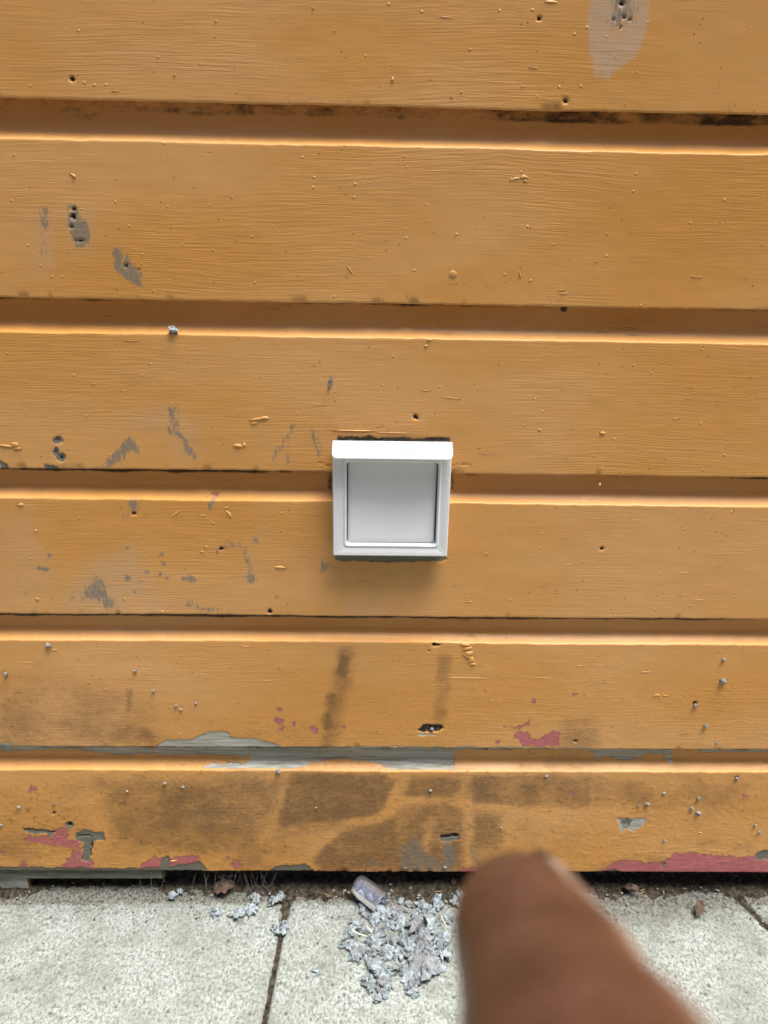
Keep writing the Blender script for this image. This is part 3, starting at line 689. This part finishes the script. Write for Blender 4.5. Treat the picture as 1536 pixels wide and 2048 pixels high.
V = f0+f1; Fc = [tuple(range(n)), tuple(range(n, 2*n))[::-1]]+[(i, (i+1) % n, n+(i+1) % n, n+i) for i in range(n)]
bm = bmesh.new(); bm.from_mesh(pydata('tmp', V, Fc)); 
box(bm, hx0+.0008, hx1-.0008, -.0267, -.0225, hz1-.0013, hz1+.0002, .0002)
o = bm_obj('hood', bm, M_HOOD, vent); o.location = (0, 0, -vz0); bv = o.modifiers.new('soften', 'BEVEL'); bv.width = .0007; bv.segments = 3; bv.limit_method = 'ANGLE'
# dirt on top of the housing
NX, NY = 120, 10; V = []
for j in range(NY+1):
    for i in range(NX+1):
        x = lerp(vx0+.003, vx1-.002, i/NX); y = lerp(.002, YF-.001, j/NY)
        h = .0006+.0030*fbm(np.array([x*160]), np.array([y*260]), 8, 4)[0]*math.sin(math.pi*min(1, .15+j/NY*.85))
        V.append((x, y, vz1-.0022+h))
Fc = [(j*(NX+1)+i, (j+1)*(NX+1)+i, (j+1)*(NX+1)+i+1, j*(NX+1)+i+1) for j in range(NY) for i in range(NX)]
vpart('dust_layer', pydata('dust_layer', V, Fc), M_DUST, True)

# ------------------------------------------------------------------ ground and pavement
V = [(-60, -80, -.03), (60, -80, -.03), (60, 40, -.03), (-60, 40, -.03)]
o = link('ground', pydata('ground', V, [(0, 1, 2, 3)]), M_SOIL); tag(o, kind='structure')
pave = empty('pavement'); tag(pave, kind='structure')
jl0, jl1 = ground(577, 1790), ground(527, 2048)
jr0, jr1 = ground(1474, 1792), ground(1540, 1858)
def line_x(a, b, y): t = (y-a[1])/(b[1]-a[1]); return a[0]+(b[0]-a[0])*t
def jl(y): return line_x(jl0, jl1, max(y, -1.3))
def jr(y): return line_x(jr0, jr1, max(y, -.30))+(0 if y > -.30 else 0)
ys = np.concatenate([np.arange(.09, -.24, -.0022), np.linspace(-.26, -1.6, 40)])
def slab(lf, rf, fine0, fine1, seed):
    us = []
    Lx, Rx = lf(0), rf(0); x = Lx
    xs = [x]
    while x < Rx:
        x += .0022 if fine0 < x < fine1 else .05
        xs.append(min(x, Rx))
    u = (np.array(xs)-Lx)/(Rx-Lx); nj, ni = len(u), len(ys)
    X = np.zeros((ni, nj)); Y = np.repeat(ys[:, None], nj, 1)
    for i, y in enumerate(ys): X[i] = lf(y)+(rf(y)-lf(y))*u
    wob = (fbm(Y*30, Y*0+seed, seed+1, 3)-.5)*.0022
    X = X+wob*((u[None] < 1e-6)*1.0+(u[None] > 1-1e-6)*1.0)
    dl = X-np.array([lf(y) for y in ys])[:, None]; dr = np.array([rf(y) for y in ys])[:, None]-X
    edge = np.minimum(dl, dr)
    Zt = (fbm(X*420, Y*420, seed, 2)-.5)*.0011+(fbm(X*60, Y*60, seed+2, 3)-.5)*.0014+(fbm(X*5, Y*5, 9, 2)-.5)*.002-.0035*np.exp(-np.maximum(edge, 0)/.0022)
    Zt += -.0005
    gr = np.clip((Y+.020)/.020, 0, 1)*.9+.46*np.clip((Y+.085)/.07, 0, 1)+np.exp(-np.maximum(edge, 0)/.004)*.55+np.clip(fbm(X*7, Y*7, 51, 3)-.58, 0, 1)*.9
    gr += .40*np.exp(-(((X-.36)/.16)**2+((Y+.01)/.05)**2))
    V = np.stack([X, Y, Zt], -1)
    # skirt so that the slab has thickness
    top = V.reshape(-1, 3); me = grid_mesh('concrete_slab', V[::-1].reshape(-1, 3), ni, nj)
    at = me.attributes.new('grime', 'FLOAT', 'POINT'); at.data.foreach_set('value', gr[::-1].astype(np.float32).ravel())
    o = link('concrete_slab', me, M_CONC, pave)
    bm = bmesh.new(); bm.from_mesh(me); be = [e for e in bm.edges if len(e.link_faces) == 1]
    r = bmesh.ops.extrude_edge_only(bm, edges=be)
    for v in [g for g in r['geom'] if isinstance(g, bmesh.types.BMVert)]: v.co.z = -.028
    bm.to_mesh(me); bm.free(); me.polygons.foreach_set('use_smooth', np.ones(len(me.polygons), dtype=bool))
    return o
G2 = .0028
slab(lambda y: -1.6, lambda y: jl(y)-G2, -.62, 1, 3)
slab(lambda y: jl(y)+G2, lambda y: jr(y)-G2, -1, .62, 4)
slab(lambda y: jr(y)+G2, lambda y: 1.9, .3, .66, 5)
# the strip of soil and grit gathered against the wall
xs = np.arange(-.66, .66, .0025); yy = np.arange(-.055, .10, .0025); X, Y = np.meshgrid(xs, yy)
back = ground(760, 1776)[1]
Zs = -.006+.0088*np.clip((Y+.016+(fbm(X*14, Y*0, 12, 3)-.5)*.040)/.03, 0, 1)+(fbm(X*150, Y*150, 14, 4)-.5)*.008+(fbm(X*30, Y*30, 18, 3)-.5)*.006
Zs += .004*np.exp(-((X-.08)/.12)**2)*(Y > -.04)
rx = np.array([jr(v) for v in Y[:, 0]])[:, None]; lx = np.array([jl(v) for v in Y[:, 0]])[:, None]
Zs += .004*np.exp(-((X-rx)/.016)**2)+.002*np.exp(-((X-lx)/.008)**2)
me = grid_mesh('soil_strip', np.stack([X, Y, Zs], -1).reshape(-1, 3), len(yy), len(xs)); o = link('soil_strip', me, M_SOIL)
tag(o, 'dark strip of soil and grit along the foot of the wall', 'soil', kind='stuff')
# dirt packed in the joints
for fn, nm in ((jl, 'joint_filling'), (jr, 'joint_filling')):
    V, Fc = [], []; yj = np.arange(0, -.6, -.004)
    for i, y in enumerate(yj):
        h = -.0052+.003*random.random()
        V += [(fn(y)-.006, y, h-.002), (fn(y)-.001, y, h), (fn(y)+.001, y, h), (fn(y)+.006, y, h-.002)]
    for i in range(len(yj)-1):
        for j in range(3): a = i*4+j; Fc.append((a, a+4, a+5, a+1))
    link(nm, pydata(nm, V, Fc), M_SOIL, pave)
# pebbles and crumbs in the gap
cr = []
for _ in range(420):
    x = random.uniform(-.6, .6); y = random.uniform(-.050, .045); r = random.choice((.0006, .0008, .001, .0012, .0018))
    cr.append((x, y, .0025+r*.4, r))
for _ in range(120):
    x = random.gauss(.07, .07); y = random.uniform(-.05, .02); cr.append((x, y, .004, random.choice((.0008, .0012, .0018, .0024))))
def crumbs(items, name):
    bm = bmesh.new()
    for i, (x, y, z, r) in enumerate(items):
        g = bmesh.ops.create_icosphere(bm, subdivisions=1, radius=1.0)
        for v in g['verts']:
            v.co = v.co*(1+.6*mnoise.noise(v.co*1.7+Vector((i*3.1, 0, 0))))*r; v.co.z *= .7; v.co += Vector((x, y, z))
    me = bpy.data.meshes.new(name); bm.to_mesh(me); bm.free(); return me
o = link('grit_crumbs', crumbs(cr, 'grit_crumbs'), M_GRIT, None, False); tag(o, 'pale grit crumbs scattered on the dark soil under the wall', 'grit', kind='stuff')

# ------------------------------------------------------------------ lint
def lint_mesh(rad, flat, seed, sub=3, fuzz=70):
    """a torn, crumpled piece of felt: ragged disc, folded by ridged noise, about 1.5 mm thick, fuzzy"""
    rnd = random.Random(seed); off = Vector((seed*2.7, seed*1.3, seed*.7)); N, K = 30, 8
    ex, ey = rnd.uniform(.7, 1.5), rnd.uniform(.6, 1.15); V, Fc = [], []; th = min(.0022, rad*.22)
    def P(u, a, side):
        x, y = math.cos(a), math.sin(a); c = Vector((x*u, y*u, 0))
        rr = .62+.55*abs(mnoise.noise(Vector((x*1.4, y*1.4, 0))+off))+.42*mnoise.noise(Vector((x*3.2, y*3.2, 4))+off)+.30*mnoise.noise(Vector((x*8, y*8, 9))+off)
        rr = max(.3, rr*1.15)
        q = Vector((x*u*rr*ex, y*u*rr*ey, 0)); n3 = q*1.6+off
        z = (1-2*abs(mnoise.noise(n3)))*.62+(1-2*abs(mnoise.noise(n3*2.3)))*.24+mnoise.noise(n3*5.5)*.13+.08*mnoise.noise(n3*11)-.35-.35*u*u
        w = mnoise.noise_vector(q*2.2+off)*.30
        ed = th*(1-.75*u**4)*side
        return Vector((q.x+w.x, q.y+w.y, z*flat*1.35))*rad+Vector((0, 0, ed))
    for side in (1, -1):
        V.append(P(0, 0, side))
        for k_ in range(1, K+1):
            for i in range(N): V.append(P(k_/K, 2*math.pi*i/N, side))
    half = 1+N*K
    for s_, b0 in ((0, 0), (1, half)):
        fl = (lambda f: f[::-1]) if s_ else (lambda f: f)
        for i in range(N): Fc.append(fl((b0, b0+1+i, b0+1+(i+1) % N)))
        for k_ in range(K-1):
            for i in range(N): a, b = b0+1+k_*N+i, b0+1+k_*N+(i+1) % N; Fc.append(fl((a, a+N, b+N, b)))
    e0 = 1+(K-1)*N
    for i in range(N): a, b = e0+i, e0+(i+1) % N; Fc.append((a, a+half, b+half, b))
    for _ in range(fuzz):
        p = V[rnd.randrange(half)]; t_ = Vector((rnd.gauss(0, 1), rnd.gauss(0, 1), rnd.gauss(.25, .5))).normalized()
        ln = rad*rnd.uniform(.15, .5); s2 = t_.cross(Vector((0, 0, 1))).normalized()*.00014; b0 = len(V)
        q = p+t_*ln*.5+Vector((0, 0, ln*.12)); V += [p+s2, p-s2, q-s2, q+s2, p+t_*ln]
        Fc += [(b0, b0+1, b0+2, b0+3), (b0+3, b0+2, b0+4)]
    return pydata('lint_tuft', V, Fc)
def put(o, px, py, z, rz, tilt=0.0):
    g = ground(px, py, z); o.location = g; o.rotation_euler = (tilt, tilt*.6, rz)
pc = ground(800, 1890); pile = empty('lint_pile', (pc[0], pc[1], 0)); tag(pile, 'heap of torn blue-grey dryer lint on the concrete below the vent', 'lint')
rnd = random.Random(5)
pts = [(720,1790,9),(735,1815,10),(748,1838,12),(712,1845,10),(770,1830,11),(790,1822,9),(800,1845,13),(700,1862,10),(728,1860,11),(760,1862,12),(835,1850,16),(868,1850,14),(885,1875,15),
       (785,1880,14),(815,1885,15),(850,1885,18),(775,1905,11),(745,1905,9),(750,1930,13),(765,1945,11),(795,1910,10),(825,1915,12),(845,1925,19),(870,1930,14),(890,1905,12),(805,1935,9),(815,1948,10),(838,1955,10),(858,1950,8),
       (765,1962,10),(778,1972,9),(770,1985,8),(755,1995,6),(825,1970,10),(828,1985,8),(818,1975,7),(700,1890,12),(715,1900,13),(708,1912,9),(748,1885,12),(735,1955,8),(880,1895,9),(845,1870,12),(862,1905,11),
       (800,1800,6),(820,1808,6),(895,1840,8),(765,1800,7),(830,1830,8),(855,1828,7),(782,1848,9),(742,1975,7)]
for _ in range(70):
    x, y, r = rnd.choice(pts); pts.append((x+rnd.gauss(0, 8), y+rnd.gauss(0, 8), rnd.uniform(2.5, 6)))
for i, (x, y, r) in enumerate(pts):
    rad = r*.00078*1.22; me = lint_mesh(rad, rnd.uniform(.28, .70), i+1, 3, 70 if i < 52 else 20)
    o = link('lint_tuft', me, M_LINTD if (i % 4 == 1 or i in (22, 15, 10)) else M_LINT, pile)
    g = ground(x, y, rad*.40+(0 if i < 52 else rnd.uniform(0, .006))); o.location = (g[0]-pc[0], g[1]-pc[1], g[2]); o.rotation_euler = (rnd.uniform(-.5, .5), rnd.uniform(-.5, .5), rnd.uniform(0, 6.3))
stray = [((345,1790,9),(358,1782,6),'small grey lint wisp by the wall foot, left of the brown leaf scrap'),
         ((432,1826,9),(425,1818,5),'small grey lint scrap, left end of the row left of the slab joint'),
         ((475,1825,13),(500,1818,11),'wide torn lint patch on the left slab beside the joint'),
         ((512,1792,7),(513,1800,6),'little lint tuft on dark soil just left of the slab joint'),
         ((548,1800,9),(562,1790,8),'grey lint tuft at the top of the slab joint'),
         ((558,1858,9),(568,1850,7),'bluish lint tuft sitting on the slab joint'),
         ((632,1940,5),(637,1946,3),'flat faint lint speck alone in the middle of the slab'),
         ((845,1808,9),(855,1820,9),'pale lint tuft on the soil right of the plastic cap'),
         ((872,1800,9),(880,1808,7),'arched pale lint tuft on the soil between two others'),
         ((915,1800,10),(922,1790,7),'pointed lint tuft on the soil beside the blurred finger')]
for i, (a, b, lab) in enumerate(stray):
    root = empty('lint_scrap', tuple(ground(a[0], a[1], 0))); root.location.z = 0
    tag(root, lab, 'lint', 'loose lint scraps')
    for k, (x, y, r) in enumerate((a, b)):
        rad = r*.00078*1.2; o = link('lint_tuft', lint_mesh(rad, .35 if i in (2, 6) else .75, 200+i*5+k, 3, 50), M_LINT, root)
        lift = .004 if y < 1812 else 0
        g = ground(x, y, rad*.4+lift); o.location = Vector(g)-root.location; o.rotation_euler = (rnd.uniform(-.4, .4), rnd.uniform(-.4, .4), rnd.uniform(0, 6.3))

# ------------------------------------------------------------------ clear plastic cap
A = Vector(ground(722, 1774, .018)); Bp = Vector(ground(762, 1805, .014)); ax = (Bp-A).normalized(); 
A = A-ax*.008; ln = .046; rad = .0155
def tube(prof, name, n=40):
    """prof: (t along axis, radius)"""
    up = Vector((0, 0, 1)); s = ax.cross(up).normalized(); w = s.cross(ax); V, Fc = [], []
    for t, r in prof:
        for i in range(n): a = 2*math.pi*i/n; V.append(ax*t+(s*math.cos(a)+w*math.sin(a))*r)
    for k in range(len(prof)-1):
        for i in range(n): a, b = k*n+i, k*n+(i+1) % n; Fc.append((a, b, b+n, a+n))
    return pydata(name, V, Fc)
prof = [(0, .0005), (0, .0110), (.0006, .0128), (.004, .0142), (.012, .0146), (ln*.6, .0151), (ln-.0015, .0157), (ln, .0162), (ln+.0006, .0158), (ln, .0150), (ln-.002, .0147), (ln*.6, .0139), (.012, .0134), (.0045, .0130), (.0022, .0116), (.0016, .0100), (.0016, .0005)]
o = link('plastic_cap', tube(prof, 'plastic_cap'), M_PLASTIC); o.location = A
tag(o, 'clear lilac plastic cap lying on its side above the lint heap', 'cap')
bm = bmesh.new(); bmesh.ops.create_icosphere(bm, subdivisions=2, radius=.0048)
for v in bm.verts: v.co = v.co*(1+.3*mnoise.noise(v.co*300)); v.co += ax*.024+Vector((0, 0, -.006))
lc = bm_obj('lint_bit', bm, M_LINT, None, True); lc.location = A; tag(lc, 'pale lint bit seen inside the clear plastic cap', 'lint')

# ------------------------------------------------------------------ straws, leaves, cobweb
def strand(name, pts, r, mat, parent=None):
    V, Fc = [], []; n = 5
    for i, p in enumerate(pts):
        d = (pts[min(i+1, len(pts)-1)]-pts[max(i-1, 0)]).normalized(); s = d.cross(Vector((.1, .3, 1))).normalized(); w = s.cross(d)
        rr = r*(1 if 0 < i < len(pts)-1 else .5)
        for k in range(n): a = 2*math.pi*k/n; V.append(p+(s*math.cos(a)+w*math.sin(a))*rr)
    for i in range(len(pts)-1):
        for k in range(n): a, b = i*n+k, i*n+(k+1) % n; Fc.append((a, b, b+n, a+n))
    Fc += [tuple(range(n))[::-1], tuple(range((len(pts)-1)*n, len(pts)*n))]
    return link(name, pydata(name, V, Fc), mat, parent)
def gp(*a): return [Vector(ground(x, y, z)) for x, y, z in a]
for pts, lab in ((gp((699,1850,.012),(708,1862,.013),(718,1868,.013),(728,1871,.012),(736,1873,.011)), 'curved white straw lying on the left of the lint heap'),
                 (gp((880,1828,.010),(886,1840,.012),(893,1853,.010)), 'straight white straw at the upper right of the lint heap'),
                 (gp((730,1846,.012),(737,1857,.012),(744,1866,.012)), 'short white straw in the upper part of the lint heap')):
    tag(strand('straw', pts, .0009, M_STRAW), lab, 'straw', 'straws in the lint')
for i in range(26):
    x = random.choice((random.uniform(1250, 1460), random.uniform(880, 930), random.uniform(560, 700))); y = random.uniform(1770, 1806); an = random.uniform(0, 6.28); l = random.uniform(8, 22)
    pts = gp((x, y, .006), (x+math.cos(an)*l*.5, y+math.sin(an)*l*.3, .009), (x+math.cos(an)*l, y+math.sin(an)*l*.6, .005))
    if i == 0: tw = []
    tw.append(pts)
V, Fc = [], []
for pts in tw:
    o = strand('tmp', pts, .0007, M_LEAF); b0 = len(V); V += [v.co[:] for v in o.data.vertices]; Fc += [tuple(b0+k for k in p.vertices) for p in o.data.polygons]; me = o.data; bpy.data.objects.remove(o); bpy.data.meshes.remove(me)
o = link('dry_stems', pydata('dry_stems', V, Fc), simple('tan_stem', (0.14, 0.085, 0.04), (0.40, 0.29, 0.17), 90, .8)); tag(o, 'broken dry stems littered along the foot of the wall', 'plant litter', kind='stuff')
def leaf(px, py, L_, W_, rz, z, lab, seed):
    V, Fc = [], []; nu, nv = 14, 6; rn = random.Random(seed)
    for i in range(nu+1):
        t = i/nu; w = W_*math.sin(math.pi*min(1, .06+t*.94))**.7
        for j in range(nv+1):
            s = j/nv*2-1
            c = Vector((t*L_, s*w*(1+.18*math.sin(t*17+seed)), .25*W_*abs(s)**1.5*2+.0025*mnoise.noise(Vector((t*5, s*2, seed)))+.006*math.sin(t*2.4)))
            V.append(c)
    for i in range(nu):
        for j in range(nv): a = i*(nv+1)+j; Fc.append((a, a+1, a+nv+2, a+nv+1))
    o = link('dry_leaf', pydata('dry_leaf', V, Fc), M_LEAF); so = o.modifiers.new('thickness', 'SOLIDIFY'); so.thickness = .0005
    g = ground(px, py, z); o.location = g; o.rotation_euler = (.2, 0, rz); tag(o, lab, 'leaf', 'dry leaves'); return o
leaf(1393, 1835, .028, .0055, 1.05, .003, 'curled dry brown leaf on the slab at right', 3)
leaf(428, 1784, .028, .011, .2, .005, 'broad dry brown leaf scrap under the wall among cobweb strands', 5)
leaf(1245, 1774, .024, .005, -.5, .006, 'dark dry leaf in the shadow under the wall, right of the finger', 8)
leaf(905, 1772, .012, .004, 1.3, .008, 'small pale leaf flake under the wall left of the finger', 11)
V, Fc = [], []
for i in range(26):
    x = random.uniform(425, 560) if i < 19 else random.uniform(230, 420); a = Vector(wall(x, 1747, .006)); a.z = BOT-.001
    b = Vector(ground(x+random.uniform(-30, 30), 1792+random.uniform(-14, 8), .003)); mid = (a+b)/2+Vector((random.uniform(-.006, .006), -.003, -.004))
    o = strand('tmp', [a, (a+mid)/2, mid, (mid+b)/2, b], .00010, M_WEB); b0 = len(V); V += [v.co[:] for v in o.data.vertices]; Fc += [tuple(b0+k for k in p.vertices) for p in o.data.polygons]; me = o.data; bpy.data.objects.remove(o); bpy.data.meshes.remove(me)
o = link('cobweb', pydata('cobweb', V, Fc), M_WEB); tag(o, 'thin dusty cobweb strands hanging from the wall edge to the ground', 'cobweb', kind='stuff')

# ------------------------------------------------------------------ the pointing hand, close under the lens
# hand axes: d = pointing direction, k = towards the back of the hand (nail side), t = towards the thumb side
def cam_pt(px, py, depth): return Vector(CAM_POS + depth*ray(px, py))
S = 1.2
tip = cam_pt(1056, 1862, .091*S); base = cam_pt(1132, 2062, .0625*S)
d = (tip-base).normalized()
k0 = Vector(CR)*.74+Vector(CU)*.67; k = (k0-d*k0.dot(d)).normalized(); t = k.cross(d).normalized()
if t.dot(Vector(CU)) < 0: t = -t
def HP(a, b, c): return tip-d*a+k*b+t*c            # a: back from the tip, b: to the back of the hand, c: to the thumb side
k2 = (Vector(CR)*.94-Vector(CU)*.16); k2 = (k2-d*k2.dot(d)).normalized()
LIT_SIDE[0][1].inputs[1].default_value = k2; LIT_SIDE[2].outputs[0].default_value = tip.dot(k2)
bmh = bmesh.new()
def capsule(stations, n=20, blunt=1.0):
    """stations: (point, radius along k, radius along t)"""
    rings = []; P = [s[0] for s in stations]
    def ring(c, ax_, rk, rt, scale=1.0):
        kk = (k-ax_*k.dot(ax_)); kk = kk.normalized() if kk.length > .2 else (t-ax_*t.dot(ax_)).normalized(); tt = ax_.cross(kk)
        return [bmh.verts.new(c+(kk*math.cos(2*math.pi*i/n)*rk+tt*math.sin(2*math.pi*i/n)*rt)*scale) for i in range(n)]
    a0 = (P[0]-P[1]).normalized(); r0 = min(stations[0][1:])*blunt; a1 = (P[-1]-P[-2]).normalized(); r1 = min(stations[-1][1:])
    for q in (85, 62, 38, 18): q = math.radians(q); rings.append(ring(P[0]+a0*math.sin(q)*r0, -a0, *stations[0][1:], math.cos(q)))
    for i, s in enumerate(stations):
        ax_ = (P[min(i+1, len(P)-1)]-P[max(i-1, 0)]).normalized(); rings.append(ring(s[0], ax_, s[1], s[2]))
    for q in (18, 38, 62, 85): q = math.radians(q); rings.append(ring(P[-1]+a1*math.sin(q)*r1, a1, *stations[-1][1:], math.cos(q)))
    for A_, B_ in zip(rings, rings[1:]):
        for i in range(n): bmh.faces.new((A_[i], A_[(i+1) % n], B_[(i+1) % n], B_[i]))
    bmh.faces.new(rings[0][::-1]); bmh.faces.new(rings[-1])
capsule([(HP(-.0040, -.0003, 0), .0098, .0108), (HP(.003, 0, 0), .0106, .0117), (HP(.014, 0, 0), .0106, .0118), (HP(.022, 0, 0), .0102, .0110), (HP(.027, .0004, 0), .0108, .0116), (HP(.034, 0, 0), .0104, .0112), (HP(.044, -.0002, 0), .0110, .0116), (HP(.050, 0, 0), .0116, .0122), (HP(.060, 0, 0), .0112, .0118), (HP(.074, 0, 0), .0118, .0122), (HP(.092, .002, -.002), .0130, .0132)], 24, .52)
for j, (cc, ln_) in enumerate(((-.0215, 1.0), (-.041, .95), (-.059, .8))):
    kn = HP(.090+.006*j, .004, cc); m1 = HP(.062+.008*j, -.006, cc*1.02); m2 = HP(.072+.008*j, -.030, cc*.98); m3 = HP(.092+.006*j, -.030, cc*.97)
    r = .0100-.0010*j
    capsule([(kn, r*1.15, r*1.1), (m1, r*1.05, r), (m2, r*.95, r*.95), (m3, r*.85, r*.88)])
capsule([(HP(.085, .001, -.012), .013, .018), (HP(.120, .001, -.024), .015, .036), (HP(.155, .000, -.028), .017, .036), (HP(.185, .0, -.028), .017, .028), (HP(.215, .0, -.028), .019, .026), (HP(.30, 0, -.03), .026, .032), (HP(.40, 0, -.03), .034, .040)], 28)
capsule([(HP(.165, -.010, -.004), .016, .016), (HP(.125, -.022, .002), .014, .015), (HP(.095, -.032, -.010), .0115, .012), (HP(.075, -.036, -.024), .0105, .0115), (HP(.066, -.037, -.034), .0085, .010)])
person = bm_obj('person', bmh, M_SKIN, None, True)
tag(person, "person's brown hand reaching in from below, blurred fingertip pointing at the wall", 'person')
rm = person.modifiers.new('skin', 'REMESH'); rm.mode = 'VOXEL'; rm.voxel_size = .0010; rm.use_smooth_shade = True
sm = person.modifiers.new('smooth', 'SMOOTH'); sm.factor = .5; sm.iterations = 5
def nail(name, a0, a1, half, lift, mat, squash=1.0):
    V, Fc = [], []; nu, nv = 16, 12
    for i in range(nu+1):
        u = i/nu; a = a0+(a1-a0)*u; hw = half*(1-max(0, (u-.75)/.25)**2*.35)*(1-max(0, (.12-u)/.12)**2*.25)
        for j in range(nv+1):
            s = (j/nv*2-1); ang = s*hw
            V.append(HP(a, math.cos(ang)*(.0098+lift), math.sin(ang)*(.0112+lift*.6)))
    for i in range(nu):
        for j in range(nv): q = i*(nv+1)+j; Fc.append((q, q+1, q+nv+2, q+nv+1))
    o = link(name, pydata(name, V, Fc), mat, person); so = o.modifiers.new('thickness', 'SOLIDIFY'); so.thickness = .0006; so.offset = 0
    return o
nail('fingernail', -.0010, .0150, .50, .0004, M_NAIL)
nail('nail_shadow', -.0062, .0165, .64, .0002, M_NAIL_SHADE)  # dark plate standing in for the shadow line around the nail
